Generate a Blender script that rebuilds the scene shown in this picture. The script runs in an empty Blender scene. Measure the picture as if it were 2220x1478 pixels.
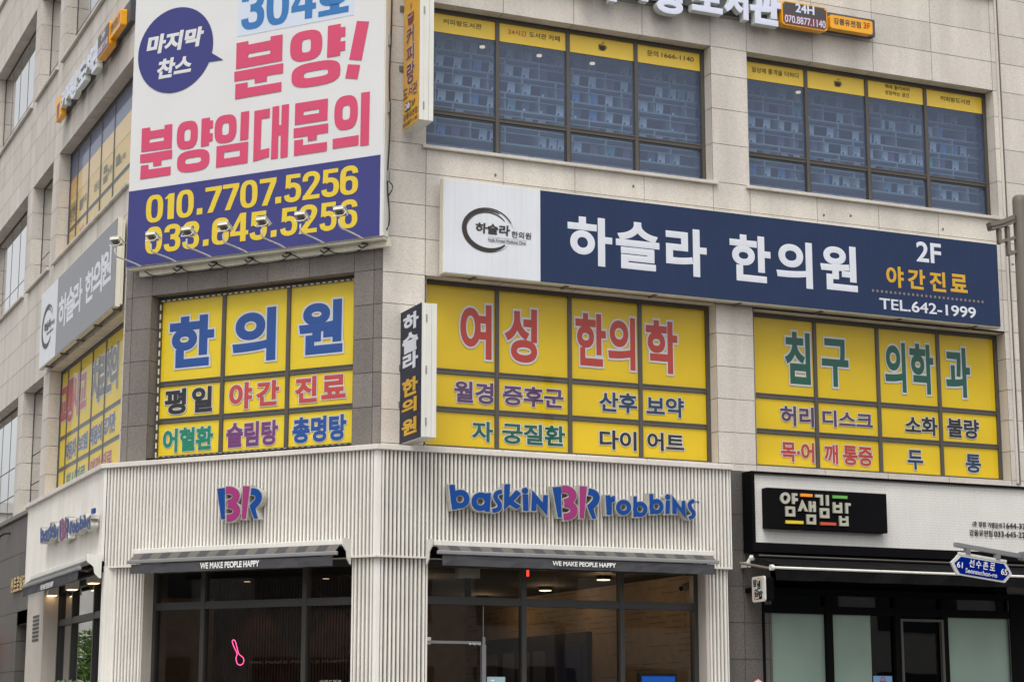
import bpy, bmesh, math, random
from mathutils import Vector, Matrix
from mathutils.geometry import tessellate_polygon

# ------------------------------------------------------------------ camera, light, exposure
scene = bpy.context.scene
col = scene.collection
rad = math.radians
cam_data = bpy.data.cameras.new("camera")
cam_data.sensor_width = 36.0
cam_data.lens = 68.80
cam_data.clip_end = 2000
cam_data.clip_start = 0.1
camera = bpy.data.objects.new("camera", cam_data)
camera.location = (-7.8112, -21.3525, 1.6)
camera.rotation_euler = (rad(90 + 10.9666), 0, rad(-23.9724))
col.objects.link(camera)
scene.camera = camera

SUN_EL, SUN_AZ = rad(62), rad(212)          # azimuth measured from +Y towards +X
world = bpy.data.worlds.new("World")
scene.world = world
world.use_nodes = True
wn, wl = world.node_tree.nodes, world.node_tree.links
wn.clear()
w_out = wn.new("ShaderNodeOutputWorld")
w_bg = wn.new("ShaderNodeBackground")
w_sky = wn.new("ShaderNodeTexSky")
w_sky.sky_type = 'NISHITA'
w_sky.sun_disc = False
w_sky.sun_elevation = SUN_EL
w_sky.sun_rotation = SUN_AZ
w_sky.dust_density = 4.0
w_hsv = wn.new("ShaderNodeHueSaturation")   # overcast: the cloud layer takes the blue out of the sky
w_hsv.inputs["Saturation"].default_value = 0.12
w_bg.inputs["Strength"].default_value = 0.15
wl.new(w_sky.outputs[0], w_hsv.inputs["Color"])
wl.new(w_hsv.outputs[0], w_bg.inputs["Color"])
wl.new(w_bg.outputs[0], w_out.inputs["Surface"])

sun_data = bpy.data.lights.new("sun", 'SUN')
sun_data.energy = 0.75
sun_data.angle = rad(28)
sun_data.color = (1.0, 0.95, 0.88)
sun = bpy.data.objects.new("sun", sun_data)
sd = Vector((math.sin(SUN_AZ) * math.cos(SUN_EL), math.cos(SUN_AZ) * math.cos(SUN_EL), math.sin(SUN_EL)))
sun.rotation_euler = sd.to_track_quat('Z', 'Y').to_euler()
sun.location = (-10, -30, 40)
col.objects.link(sun)

scene.view_settings.view_transform = 'Standard'
scene.view_settings.look = 'None'
scene.view_settings.exposure = 0.56
scene.view_settings.gamma = 1.0
scene.render.engine = 'CYCLES'
scene.cycles.max_bounces = 8
scene.cycles.transparent_max_bounces = 12

# ------------------------------------------------------------------ materials
def lin(r, g, b):
    f = lambda c: (c / 255 / 12.92) if c / 255 <= 0.04045 else ((c / 255 + 0.055) / 1.055) ** 2.4
    return (f(r), f(g), f(b))

MATS = {}
def nodes_of(name):
    m = bpy.data.materials.new(name)
    m.use_nodes = True
    nt = m.node_tree
    return m, nt, nt.nodes["Principled BSDF"]

def mat(name, c, rough=0.55, metal=0.0, var=0.06, scale=2.5, spec=0.5, coat=0.0, streak=0.0, bump=0.0, bscale=60):
    """painted / printed surface with slight uneven tone, optional rain streaks and grain"""
    m, nt, p = nodes_of(name)
    N, Lk = nt.nodes, nt.links
    tc = N.new("ShaderNodeTexCoord")
    nz = N.new("ShaderNodeTexNoise"); nz.inputs["Scale"].default_value = scale; nz.inputs["Detail"].default_value = 5
    Lk.new(tc.outputs["Object"], nz.inputs["Vector"])
    mr = N.new("ShaderNodeMapRange")
    mr.inputs["From Min"].default_value = 0.3; mr.inputs["From Max"].default_value = 0.7
    mr.inputs["To Min"].default_value = 1 - var; mr.inputs["To Max"].default_value = 1 + var
    Lk.new(nz.outputs["Fac"], mr.inputs["Value"])
    fac = mr.outputs[0]
    if streak:
        mp = N.new("ShaderNodeMapping"); mp.inputs["Scale"].default_value = (14, 14, 0.35)
        Lk.new(tc.outputs["Object"], mp.inputs["Vector"])
        n2 = N.new("ShaderNodeTexNoise"); n2.inputs["Scale"].default_value = 2.2; n2.inputs["Detail"].default_value = 3
        Lk.new(mp.outputs[0], n2.inputs["Vector"])
        m2 = N.new("ShaderNodeMapRange")
        m2.inputs["From Min"].default_value = 0.42; m2.inputs["From Max"].default_value = 0.75
        m2.inputs["To Min"].default_value = 1.0; m2.inputs["To Max"].default_value = 1 - streak
        Lk.new(n2.outputs["Fac"], m2.inputs["Value"])
        mm = N.new("ShaderNodeMath"); mm.operation = 'MULTIPLY'
        Lk.new(fac, mm.inputs[0]); Lk.new(m2.outputs[0], mm.inputs[1])
        fac = mm.outputs[0]
    mx = N.new("ShaderNodeMix"); mx.data_type = 'RGBA'; mx.blend_type = 'MULTIPLY'
    mx.inputs["Factor"].default_value = 1
    mx.inputs["A"].default_value = (*c, 1)
    Lk.new(fac, mx.inputs["B"])
    Lk.new(mx.outputs["Result"], p.inputs["Base Color"])
    p.inputs["Roughness"].default_value = rough
    p.inputs["Metallic"].default_value = metal
    p.inputs["Specular IOR Level"].default_value = spec
    p.inputs["Coat Weight"].default_value = coat
    p.inputs["Coat Roughness"].default_value = 0.04
    if bump:
        n3 = N.new("ShaderNodeTexNoise"); n3.inputs["Scale"].default_value = bscale
        Lk.new(tc.outputs["Object"], n3.inputs["Vector"])
        b = N.new("ShaderNodeBump"); b.inputs["Strength"].default_value = bump; b.inputs["Distance"].default_value = 0.01
        Lk.new(n3.outputs["Fac"], b.inputs["Height"]); Lk.new(b.outputs[0], p.inputs["Normal"])
    MATS[name] = m
    return m

def granite(name, dark, mid, light, grain=95, rough=0.6, isl=0.07):
    m, nt, p = nodes_of(name)
    N, Lk = nt.nodes, nt.links
    tc = N.new("ShaderNodeTexCoord")
    n1 = N.new("ShaderNodeTexNoise"); n1.inputs["Scale"].default_value = grain; n1.inputs["Detail"].default_value = 3; n1.inputs["Roughness"].default_value = 0.7
    Lk.new(tc.outputs["Object"], n1.inputs["Vector"])
    r = N.new("ShaderNodeValToRGB")
    r.color_ramp.elements[0].position = 0.33; r.color_ramp.elements[0].color = (*dark, 1)
    r.color_ramp.elements[1].position = 0.66; r.color_ramp.elements[1].color = (*light, 1)
    e = r.color_ramp.elements.new(0.5); e.color = (*mid, 1)
    Lk.new(n1.outputs["Fac"], r.inputs["Fac"])
    g = N.new("ShaderNodeNewGeometry")
    mr = N.new("ShaderNodeMapRange"); mr.inputs["To Min"].default_value = 1 - isl; mr.inputs["To Max"].default_value = 1 + isl
    Lk.new(g.outputs["Random Per Island"], mr.inputs["Value"])
    mp = N.new("ShaderNodeMapping"); mp.inputs["Scale"].default_value = (3.0, 3.0, 0.5)
    Lk.new(tc.outputs["Object"], mp.inputs["Vector"])
    n2 = N.new("ShaderNodeTexNoise"); n2.inputs["Scale"].default_value = 1.1; n2.inputs["Detail"].default_value = 5
    Lk.new(mp.outputs[0], n2.inputs["Vector"])
    m2 = N.new("ShaderNodeMapRange"); m2.inputs["From Min"].default_value = 0.35; m2.inputs["From Max"].default_value = 0.7
    m2.inputs["To Min"].default_value = 1.05; m2.inputs["To Max"].default_value = 0.86
    Lk.new(n2.outputs["Fac"], m2.inputs["Value"])
    mm = N.new("ShaderNodeMath"); mm.operation = 'MULTIPLY'
    Lk.new(mr.outputs[0], mm.inputs[0]); Lk.new(m2.outputs[0], mm.inputs[1])
    mx = N.new("ShaderNodeMix"); mx.data_type = 'RGBA'; mx.blend_type = 'MULTIPLY'; mx.inputs["Factor"].default_value = 1
    Lk.new(r.outputs["Color"], mx.inputs["A"]); Lk.new(mm.outputs[0], mx.inputs["B"])
    Lk.new(mx.outputs["Result"], p.inputs["Base Color"])
    p.inputs["Roughness"].default_value = rough
    MATS[name] = m

def glass(name, tint, refl=1.0, rough=0.0, haze=None, hazefac=0.0):
    m, nt, p = nodes_of(name)
    N, Lk = nt.nodes, nt.links
    N.remove(p)
    out = N["Material Output"]
    tr = N.new("ShaderNodeBsdfTransparent"); tr.inputs[0].default_value = (*tint, 1)
    gl = N.new("ShaderNodeBsdfGlossy"); gl.inputs["Roughness"].default_value = rough
    tc = N.new("ShaderNodeTexCoord")
    nz = N.new("ShaderNodeTexNoise"); nz.inputs["Scale"].default_value = 1.3; nz.inputs["Detail"].default_value = 1
    Lk.new(tc.outputs["Object"], nz.inputs["Vector"])
    b = N.new("ShaderNodeBump"); b.inputs["Strength"].default_value = 0.06; b.inputs["Distance"].default_value = 0.02
    Lk.new(nz.outputs["Fac"], b.inputs["Height"]); Lk.new(b.outputs[0], gl.inputs["Normal"])
    lw = N.new("ShaderNodeLayerWeight"); lw.inputs["Blend"].default_value = 0.5      # Schlick reflectance, the same from both sides
    pw = N.new("ShaderNodeMath"); pw.operation = 'POWER'; pw.inputs[1].default_value = 5
    Lk.new(lw.outputs["Facing"], pw.inputs[0])
    mu = N.new("ShaderNodeMath"); mu.operation = 'MULTIPLY_ADD'; mu.use_clamp = True
    mu.inputs[1].default_value = 1.2 * refl; mu.inputs[2].default_value = 0.07 * refl
    Lk.new(pw.outputs[0], mu.inputs[0])
    base = tr.outputs[0]
    if haze:
        df = N.new("ShaderNodeBsdfDiffuse"); df.inputs[0].default_value = (*haze, 1)
        h = N.new("ShaderNodeMixShader"); h.inputs[0].default_value = hazefac
        Lk.new(base, h.inputs[1]); Lk.new(df.outputs[0], h.inputs[2]); base = h.outputs[0]
    mx = N.new("ShaderNodeMixShader")
    Lk.new(mu.outputs[0], mx.inputs[0]); Lk.new(base, mx.inputs[1]); Lk.new(gl.outputs[0], mx.inputs[2])
    Lk.new(mx.outputs[0], out.inputs["Surface"])
    MATS[name] = m

def glow(name, c, strength):
    m, nt, p = nodes_of(name)
    p.inputs["Base Color"].default_value = (*c, 1)
    p.inputs["Emission Color"].default_value = (*c, 1)
    p.inputs["Emission Strength"].default_value = strength
    MATS[name] = m

granite('granite', lin(182,174,164), lin(207,199,189), lin(217,210,201))
granite('granite_dark', lin(94,88,83), lin(118,111,105), lin(136,129,123), grain=80, isl=0.15)
granite('granite_base', lin(70,66,63), lin(92,87,83), lin(110,104,99), grain=70, isl=0.12)
mat('joint', lin(126,115,104), .9)
mat('joint_dark', lin(62,60,58), .9)
mat('frame', lin(84,79,74), .45, .2, .08)
mat('frame_dark', lin(58,57,56), .45, .2, .08)
mat('black', lin(17,16,18), .6, 0, .1, spec=.05, streak=.1)
mat('black_cloth', lin(20,20,21), .9, 0, .25, 4, spec=.1, streak=.2)
mat('void', lin(22,20,19), .9)
mat('white_metal', lin(224,222,214), .45, 0, .04, streak=.10)
mat('ledge', lin(214,208,200), .5, 0, .05, streak=.08)
mat('cladding', lin(230,226,218), .45, 0, .05, streak=.14)
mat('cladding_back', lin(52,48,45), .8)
mat('plaster', lin(190,182,172), .6, 0, .06, streak=.1)
mat('film_yellow', lin(234,202,40), .5, 0, .04, 1.2, spec=.1)
mat('film_yellow_r', lin(226,190,28), .5, 0, .05, 1.2, spec=.1)
mat('band_yellow', lin(243,204,62), .35, 0, .02, coat=.15)
mat('vinyl_white', lin(222,224,228), .4)
mat('outline', lin(204,204,206), .4, coat=.2)
for n, c in dict(blue=(22,80,160), red=(206,72,68), red_r=(200,62,48), black=(36,36,40), green=(0,138,106), green_r=(18,96,76), purple=(122,58,120),
                 purple_r=(100,62,108), navy=(34,58,92), grey=(104,98,90), darkpurple=(88,58,96), slate=(84,104,160), tan=(120,92,60),
                 pink=(222,82,118), lblue=(62,126,190), ink=(66,60,56), amber=(228,178,52), dots=(142,132,124), gold=(196,156,48)).items():
    mat('v_' + n, tuple(v * .82 for v in lin(*c)), .45, 0, .03, spec=.3)
mat('canvas_white', lin(212,212,211), .6, 0, .03, 1.2, spec=.3, bump=.25, bscale=1.6)
mat('canvas_blue', lin(64,66,122), .6, 0, .05, 1.2, spec=.2, bump=.25, bscale=1.6)
mat('canvas_pale', lin(199,208,222), .6, 0, .02)
mat('canvas_yellow', lin(218,190,49), .55, 0, .02)
mat('sign_navy', lin(40,54,86), .55, 0, .05, spec=.2, streak=.08)
mat('sign_navy_dark', lin(40,42,60), .5, 0, .05, spec=.25)
mat('sign_grey', lin(100,99,104), .4, 0, .05, coat=.35, streak=.06)
mat('sign_silver', lin(218,221,226), .4, 0, .03, spec=.3, streak=.06)
mat('sign_text', lin(216,219,226), .4, 0, .03, streak=.05)
mat('cream_metal', lin(222,218,200), .5, 0, .06, streak=.15)
mat('logo_blue', lin(8,66,140), .4, 0, .03, spec=.3)
mat('logo_pink', lin(152,52,112), .4, 0, .03, spec=.3)
mat('logo_side', lin(190,188,180), .4, .2, .06)
mat('orange', lin(240,168,20), .4, 0, .05, coat=.2)
mat('orange_face', lin(218,164,54), .4, 0, .04, coat=.2)
mat('brown_face', lin(118,62,66), .4)
mat('dark_face', lin(72,66,66), .4)
mat('rail', lin(78,80,84), .5, .2, .08)
mat('acrylic', lin(214,218,236), .35, 0, .02, coat=.2)
mat('acrylic_side', lin(206,210,206), .4)
mat('maroon', lin(112,56,62), .4)
mat('awning_grey', lin(64,64,68), .8, 0, .12, 5, bump=.25, bscale=12)
mat('awning_dark', lin(64,62,65), .85, 0, .1)
mat('awning_beige', lin(95,89,84), .85, 0, .1)
mat('aluminium', lin(150,150,150), .45, .5, .08)
mat('white_text', lin(236,235,230), .6)
mat('hex_tile', lin(228,225,219), .35, 0, .03, streak=.04)
mat('grout', lin(178,174,167), .8)
mat('beige_letter', lin(178,176,160), .45)
mat('bar_orange', lin(244,146,36), .45); mat('bar_green', lin(100,164,82), .45)
mat('bar_yellow', lin(228,200,34), .45); mat('bar_red', lin(196,84,56), .45)
mat('frosted', lin(134,154,142), .35, 0, .10, 1.2, coat=.3)
mat('steel', lin(150,148,150), .35, .6, .06)
mat('steel_brown', lin(112,104,94), .5, .1, .08)
mat('road_blue', lin(0,30,128), .6, spec=.03); mat('sign_rim', lin(210,210,208), .4)
mat('gold_letter', lin(206,182,132), .35, .3)
mat('copper', lin(150,110,60), .4, .3)
mat('shelf', lin(170,174,170), .6); mat('shelf_back', lin(80,82,88), .9); mat('bench', lin(196,190,170), .6)
mat('book_white', lin(236,236,236), .5, 0, .04, 14); mat('book_blue', lin(120,160,214), .5, 0, .06, 14); mat('book_plum', lin(150,104,140), .5, 0, .06, 14)
mat('book_teal', lin(120,190,186), .5, 0, .06, 14); mat('book_dark', lin(104,104,122), .5); mat('page', lin(230,226,214), .7)
mat('brick_white', lin(150,132,110), .8, 0, .1, 6)
mat('mortar', lin(112,97,79), .9); mat('wood_slat', lin(92,66,52), .7, 0, .25, 5); mat('wood_back', lin(28,24,22), .9)
mat('menu_dark', lin(34,32,48), .5); mat('menu_panel', lin(92,98,116), .5, 0, .1, 8); mat('menu_blue', lin(24,40,96), .4)
mat('poster_blue', lin(20,84,190), .4); mat('poster_pale', lin(150,180,188), .5); mat('poster_sky', lin(120,160,206), .5)
mat('asphalt', (.05,.05,.052), .9, 0, .2, 8, bump=.4, bscale=120); mat('paving', lin(150,146,140), .8, 0, .12, 4); mat('kerb', lin(168,166,160), .8)
mat('road_paint', lin(220,220,214), .7)
mat('far_wall', lin(190,188,184), .8, 0, .06); mat('far_wall_grey', lin(150,148,146), .8, 0, .06); mat('far_glass', lin(50,58,66), .15)
mat('bark', lin(96,78,62), .9, 0, .2, 12)
mat('leaf', lin(92,124,52), .7, 0, .35, 3); mat('leaf_dark', lin(62,92,44), .7, 0, .3, 3); mat('leaf_pine', lin(80,116,60), .7, 0, .3, 9)
mat('cable', lin(32,32,34), .6)
mat('ceiling', lin(176,168,156), .8); mat('floor_in', lin(120,112,104), .6)
mat('blind', lin(206,210,216), .7, 0, .04); mat('red_cloth', lin(196,56,44), .7); mat('yellowgreen', lin(160,170,60), .6)
mat('sky_film', lin(78,92,134), .3, 0, .03, coat=.1); mat('film_sand', lin(240,200,128), .35, 0, .03, coat=.15); mat('film_tan', lin(226,190,96), .35, 0, .03, coat=.15)
mat('film_orange', lin(222,166,70), .35, 0, .03, coat=.15)
mat('window_inside', lin(60,64,72), .9)
glass('glass_blue', (.68,.83,1.0), .7, haze=lin(104,122,156), hazefac=.34)
glass('glass_clear', (.97,.98,.98), .42)
glass('glass_clear_side', (.97,.98,.98), .40)
glass('glass_shop', (.62,.60,.56), 1.0)
glass('glass_side', (.50,.54,.58), 1.8)
glass('glass_dark', (.35,.35,.36), 1.0)
glow('lamp_warm', (1.0,.66,.34), 2.6)
glow('lamp_soft', (1.0,.70,.42), .8)
glow('neon_pink', (1.0,.10,.34), 2.2)
glow('screen_blue', lin(24,92,206), .55)
glow('exit_red', (.9,.06,.03), 1.0)

# ------------------------------------------------------------------ survey frames (u to the right along a wall, off = out of the wall, z up)
ML = Vector((-2.3982, 2.9193))
DM = Vector((0.63477, -0.77270))
FACES = {'R': (Vector((0, 0)), Vector((1, 0))), 'M': (ML, DM), 'L': (ML, Vector((0, -1)))}

def fpoint(face, u, off, z):
    o, d = FACES[face] if isinstance(face, str) else (Vector(face), Vector((0, -1)))
    n = Vector((d.y, -d.x))
    p = o + d * u + n * off
    return Vector((p.x, p.y, z))

class G:
    """collects shapes in wall coordinates and links them as one mesh object"""
    def __init__(s, face, xf=None):
        s.face, s.v, s.f, s.m, s.names, s.xf, s.marks = face, [], [], [], [], xf, []
    def mi(s, m):
        if m not in s.names: s.names.append(m)
        return s.names.index(m)
    def pt(s, u, z, o):
        if s.xf: u, z = s.xf(u, z)
        s.v.append(fpoint(s.face, u, o, z) if s.face is not None else Vector((u, o, z)))
        return len(s.v) - 1
    def face3(s, pts, m):
        s.f.append([s.pt(*p) for p in pts]); s.m.append(s.mi(m))
    def quad(s, u0, z0, u1, z1, o, m):
        s.face3([(u0, z0, o), (u1, z0, o), (u1, z1, o), (u0, z1, o)], m)
    def box(s, u0, u1, z0, z1, o0, o1, m, mside=None):
        a = [s.pt(u, z, o) for o in (o0, o1) for (u, z) in ((u0, z0), (u1, z0), (u1, z1), (u0, z1))]
        F = [(4, 5, 6, 7), (3, 2, 1, 0), (0, 1, 5, 4), (1, 2, 6, 5), (2, 3, 7, 6), (3, 0, 4, 7)]
        for i, f in enumerate(F):
            s.f.append([a[k] for k in f]); s.m.append(s.mi(m if i == 0 or not mside else mside))
    def poly(s, pts, o, m, back=None, holes=(), mside=None):
        """flat polygon facing outwards at off o; with back it gets side walls down to off back"""
        loops = [list(pts)] + [list(h) for h in holes]
        def area(l): return sum(l[i][0] * l[(i + 1) % len(l)][1] - l[(i + 1) % len(l)][0] * l[i][1] for i in range(len(l)))
        for i, l in enumerate(loops):
            if (area(l) < 0) == (i == 0): l.reverse()
        tri = tessellate_polygon([[Vector((p[0], p[1], 0)) for p in l] for l in loops])
        flat = [p for l in loops for p in l]
        ids = [s.pt(p[0], p[1], o) for p in flat]
        for t in tri:
            a, b, c = (flat[k] for k in t)
            t = list(t)
            if (b[0] - a[0]) * (c[1] - a[1]) - (c[0] - a[0]) * (b[1] - a[1]) < 0: t.reverse()
            s.f.append([ids[k] for k in t]); s.m.append(s.mi(m))
        if back is not None:
            k = 0
            for l in loops:
                n = len(l)
                ib = [s.pt(p[0], p[1], back) for p in l]
                for i in range(n):
                    j = (i + 1) % n
                    s.f.append([ids[k + j], ids[k + i], ib[i], ib[j]]); s.m.append(s.mi(mside or m))
                k += n
    def tube(s, pts, r, m, n=8, cap=True):
        P3 = [Vector((p[0], p[2], p[1])) for p in pts]      # u, off, z
        rings = []
        for i, p in enumerate(P3):
            t = (P3[min(i + 1, len(P3) - 1)] - P3[max(i - 1, 0)]).normalized()
            a = Vector((0, 0, 1)) if abs(t.z) < .9 else Vector((1, 0, 0))
            x = t.cross(a).normalized(); y = t.cross(x)
            rr = r[i] if isinstance(r, (list, tuple)) else r
            rings.append([s.pt(*(lambda q: (q.x, q.z, q.y))(p + x * rr * math.cos(k * 2 * math.pi / n) + y * rr * math.sin(k * 2 * math.pi / n))) for k in range(n)])
        for a, b in zip(rings, rings[1:]):
            for k in range(n):
                s.f.append([a[k], a[(k + 1) % n], b[(k + 1) % n], b[k]]); s.m.append(s.mi(m))
        if cap:
            s.f.append(rings[0][::-1]); s.m.append(s.mi(m)); s.f.append(rings[-1][:]); s.m.append(s.mi(m))
    def mark(s):
        s.marks.append(len(s.f))
    def build_parts(s, name, parent):
        """one object for every run of faces between marks"""
        cuts = sorted(set([0] + s.marks + [len(s.f)]))
        for a, b in zip(cuts, cuts[1:]):
            h = G(s.face); used = {}
            for f, m in zip(s.f[a:b], s.m[a:b]):
                ids = []
                for k in f:
                    if k not in used: used[k] = len(h.v); h.v.append(s.v[k])
                    ids.append(used[k])
                h.f.append(ids); h.m.append(h.mi(s.names[m]))
            h.build(name, parent)
    def build_pieces(s, name, parent):
        """one object for every connected piece"""
        par = list(range(len(s.v)))
        def find(i):
            while par[i] != i: par[i] = par[par[i]]; i = par[i]
            return i
        for f in s.f:
            for k in f[1:]: par[find(k)] = find(f[0])
        order = sorted(range(len(s.f)), key=lambda i: find(s.f[i][0]))
        fs, ms = [s.f[i] for i in order], [s.m[i] for i in order]
        s.marks = [i for i in range(1, len(fs)) if find(fs[i][0]) != find(fs[i - 1][0])]
        s.f, s.m = fs, ms
        s.build_parts(name, parent)
    def build(s, name, parent=None, loc=None, smooth=False, bevel=0):
        if parent is not None: base = parent.matrix_basis.translation.copy() if parent.parent is None else Vector(parent['_w'])
        elif loc is not None: base = Vector(loc)
        else:
            xs = [v.x for v in s.v]; ys = [v.y for v in s.v]; zs = [v.z for v in s.v]
            base = Vector(((min(xs) + max(xs)) / 2, (min(ys) + max(ys)) / 2, min(zs)))
        me = bpy.data.meshes.new(name)
        me.from_pydata([v - base for v in s.v], [], s.f)
        for n in s.names: me.materials.append(MATS[n])
        me.polygons.foreach_set('material_index', s.m)
        if smooth: me.polygons.foreach_set('use_smooth', [True] * len(s.f))
        me.update()
        bm = bmesh.new(); bm.from_mesh(me)
        if s.face is None or smooth: bmesh.ops.recalc_face_normals(bm, faces=bm.faces)
        bm.to_mesh(me); bm.free()
        o = bpy.data.objects.new(name, me)
        col.objects.link(o)
        if parent is None: o.location = base
        else:
            o.parent = parent
        o['_w'] = tuple(base)
        if bevel:
            b = o.modifiers.new('bevel', 'BEVEL'); b.width = bevel; b.segments = 2; b.limit_method = 'ANGLE'
        return o

def tag(o, label, cat, group=None, kind=None):
    if label: o['label'] = label
    if cat: o['category'] = cat
    if group: o['group'] = group
    if kind: o['kind'] = kind
    return o

def thing(name, label, cat, loc, group=None):
    o = bpy.data.objects.new(name, None)
    o.empty_display_size = .2
    o.location = loc
    o['_w'] = tuple(loc)
    col.objects.link(o)
    return tag(o, label, cat, group)

def structure(o):
    o['kind'] = 'structure'
    return o

# ------------------------------------------------------------------ lettering
GLY = {}
def glyph(s):
    """flat mesh of a string in Blender's built-in font: verts, tris, directed boundary loops"""
    if s in GLY: return GLY[s]
    c = bpy.data.curves.new('lettering', 'FONT'); c.body = s; c.resolution_u = 7
    o = bpy.data.objects.new('lettering', c); col.objects.link(o)
    dg = bpy.context.evaluated_depsgraph_get()
    me = bpy.data.meshes.new_from_object(o.evaluated_get(dg))
    bm = bmesh.new(); bm.from_mesh(me)
    bmesh.ops.remove_doubles(bm, verts=bm.verts, dist=1e-5)
    bm.verts.ensure_lookup_table()
    V = [(v.co.x, v.co.y) for v in bm.verts]
    T = []
    for f in bm.faces:
        t = [v.index for v in f.verts]
        ar = sum(V[t[i]][0] * V[t[(i + 1) % len(t)]][1] - V[t[(i + 1) % len(t)]][0] * V[t[i]][1] for i in range(len(t)))
        if abs(ar) < 1e-10: continue
        T.append(t if ar > 0 else t[::-1])
    dire = set((t[i], t[(i + 1) % len(t)]) for t in T for i in range(len(t)))
    nxt = {}
    for a, b in dire:
        if (b, a) not in dire: nxt.setdefault(a, []).append(b)
    loops = []
    while nxt:
        a = next(iter(nxt)); l = [a]
        while True:
            b = nxt[l[-1]].pop()
            if not nxt[l[-1]]: del nxt[l[-1]]
            if b == l[0] or b not in nxt: break
            l.append(b)
        if len(l) > 2: loops.append(l)
    bm.free()
    bpy.data.objects.remove(o); bpy.data.curves.remove(c); bpy.data.meshes.remove(me)
    GLY[s] = (V, T, loops)
    return GLY[s]

def ring_out(V, loop, w):
    """the loop pushed outwards by w (interior on the left)"""
    n = len(loop); out = []
    for i in range(n):
        a, b, c = V[loop[i - 1]], V[loop[i]], V[loop[(i + 1) % n]]
        d1 = (b[0] - a[0], b[1] - a[1]); d2 = (c[0] - b[0], c[1] - b[1])
        l1 = math.hypot(*d1) or 1e-9; l2 = math.hypot(*d2) or 1e-9
        n1 = (d1[1] / l1, -d1[0] / l1); n2 = (d2[1] / l2, -d2[0] / l2)
        m = (n1[0] + n2[0], n1[1] + n2[1]); ml = math.hypot(*m)
        if ml < 1e-6: m, k = n1, 1
        else:
            m = (m[0] / ml, m[1] / ml)
            k = 1 / max(.62, m[0] * n1[0] + m[1] * n1[1])
        out.append((b[0] + m[0] * w * k, b[1] + m[1] * w * k))
    return out

def text(g, s, box, off, m, bold=0.0, outline=0.0, om='outline', back=None, shear=0.0, mside=None, step=.00012):
    """a string fitted to a box (u0,z0,u1,z1) on the wall frame of g, standing at off"""
    g.mark()
    V, T, loops = glyph(s)
    rings = [ring_out(V, l, bold) if bold else [V[k] for k in l] for l in loops]
    xs = [p[0] for r in rings for p in r]; ys = [p[1] for r in rings for p in r]
    x0, x1, y0, y1 = min(xs), max(xs), min(ys), max(ys)
    u0, z0, u1, z1 = box
    kx, kz = (u1 - u0) / (x1 - x0), (z1 - z0) / (y1 - y0)
    if shear: kx = (u1 - u0 - shear * (z1 - z0)) / (x1 - x0)
    mp = lambda p: (u0 + (p[0] - x0) * kx + shear * (p[1] - y0) * kz, z0 + (p[1] - y0) * kz)
    def fill(o, mm):
        ids = [g.pt(*mp(p), o) for p in V]
        for t in T: g.f.append([ids[k] for k in t]); g.m.append(g.mi(mm))
    def ribbon(loop, w0, w1, o, mm, bk=None, sidem=None):
        a = ring_out(V, loop, w0) if w0 else [V[k] for k in loop]
        b = ring_out(V, loop, w1) if w1 else a
        n = len(loop)
        ib = [g.pt(*mp(p), o - (.0009 if b is not a else 0)) for p in b]
        if b is not a:
            ia = [g.pt(*mp(p), o) for p in a]
            for i in range(n):
                j = (i + 1) % n
                g.f.append([ia[j], ia[i], ib[i], ib[j]]); g.m.append(g.mi(mm))
        if bk is not None:
            ic = [g.pt(*mp(p), bk) for p in b]
            for i in range(n):
                j = (i + 1) % n
                g.f.append([ib[j], ib[i], ic[i], ic[j]]); g.m.append(g.mi(sidem or mm))
    fill(off, m)
    for k, l in enumerate(loops):
        if bold or back is not None: ribbon(l, 0, bold, off - step * (k + 1), m, back, mside)
    if outline:
        o2 = off - .0015 - step * (len(loops) + 2)
        fill(o2, om)
        for k, l in enumerate(loops): ribbon(l, 0, bold + outline, o2 - step * (k + 1), om)

def ellipse(cx, cz, rx, rz, n=28, sup=2.0):
    out = []
    for i in range(n):
        a = 2 * math.pi * i / n
        c, s_ = math.cos(a), math.sin(a)
        out.append((cx + rx * math.copysign(abs(c) ** (2 / sup), c), cz + rz * math.copysign(abs(s_) ** (2 / sup), s_)))
    return out
def bell(b, n=32, sup=2.0):
    return ellipse((b[0] + b[2]) / 2, (b[1] + b[3]) / 2, (b[2] - b[0]) / 2, (b[3] - b[1]) / 2, n, sup)
def brect(b): return [(b[0], b[1]), (b[2], b[1]), (b[2], b[3]), (b[0], b[3])]
def spline(pts, k=5, closed=False):
    out = []; n = len(pts)
    for i in range(n if closed else n - 1):
        q = [pts[(i + j) % n] if closed else pts[min(max(i + j, 0), n - 1)] for j in (-1, 0, 1, 2)]
        for s_ in range(k):
            t = s_ / k
            out.append(tuple(.5 * (2 * q[1][d] + (q[2][d] - q[0][d]) * t + (2 * q[0][d] - 5 * q[1][d] + 4 * q[2][d] - q[3][d]) * t * t
                                   + (3 * q[1][d] - q[0][d] - 3 * q[2][d] + q[3][d]) * t ** 3) for d in range(len(pts[0]))))
    if not closed: out.append(tuple(pts[-1]))
    return out
def stroke(pts, w, smooth=True):
    P = spline(pts) if smooth else list(pts)
    L_, R_ = [], []
    for i, p in enumerate(P):
        a, b = P[max(i - 1, 0)], P[min(i + 1, len(P) - 1)]
        d = (b[0] - a[0], b[1] - a[1]); l = math.hypot(*d) or 1e-9
        n = (-d[1] / l, d[0] / l)
        ww = w[0] + (w[1] - w[0]) * i / (len(P) - 1) if isinstance(w, tuple) else w
        L_.append((p[0] + n[0] * ww / 2, p[1] + n[1] * ww / 2)); R_.append((p[0] - n[0] * ww / 2, p[1] - n[1] * ww / 2))
    return L_ + R_[::-1]
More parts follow.
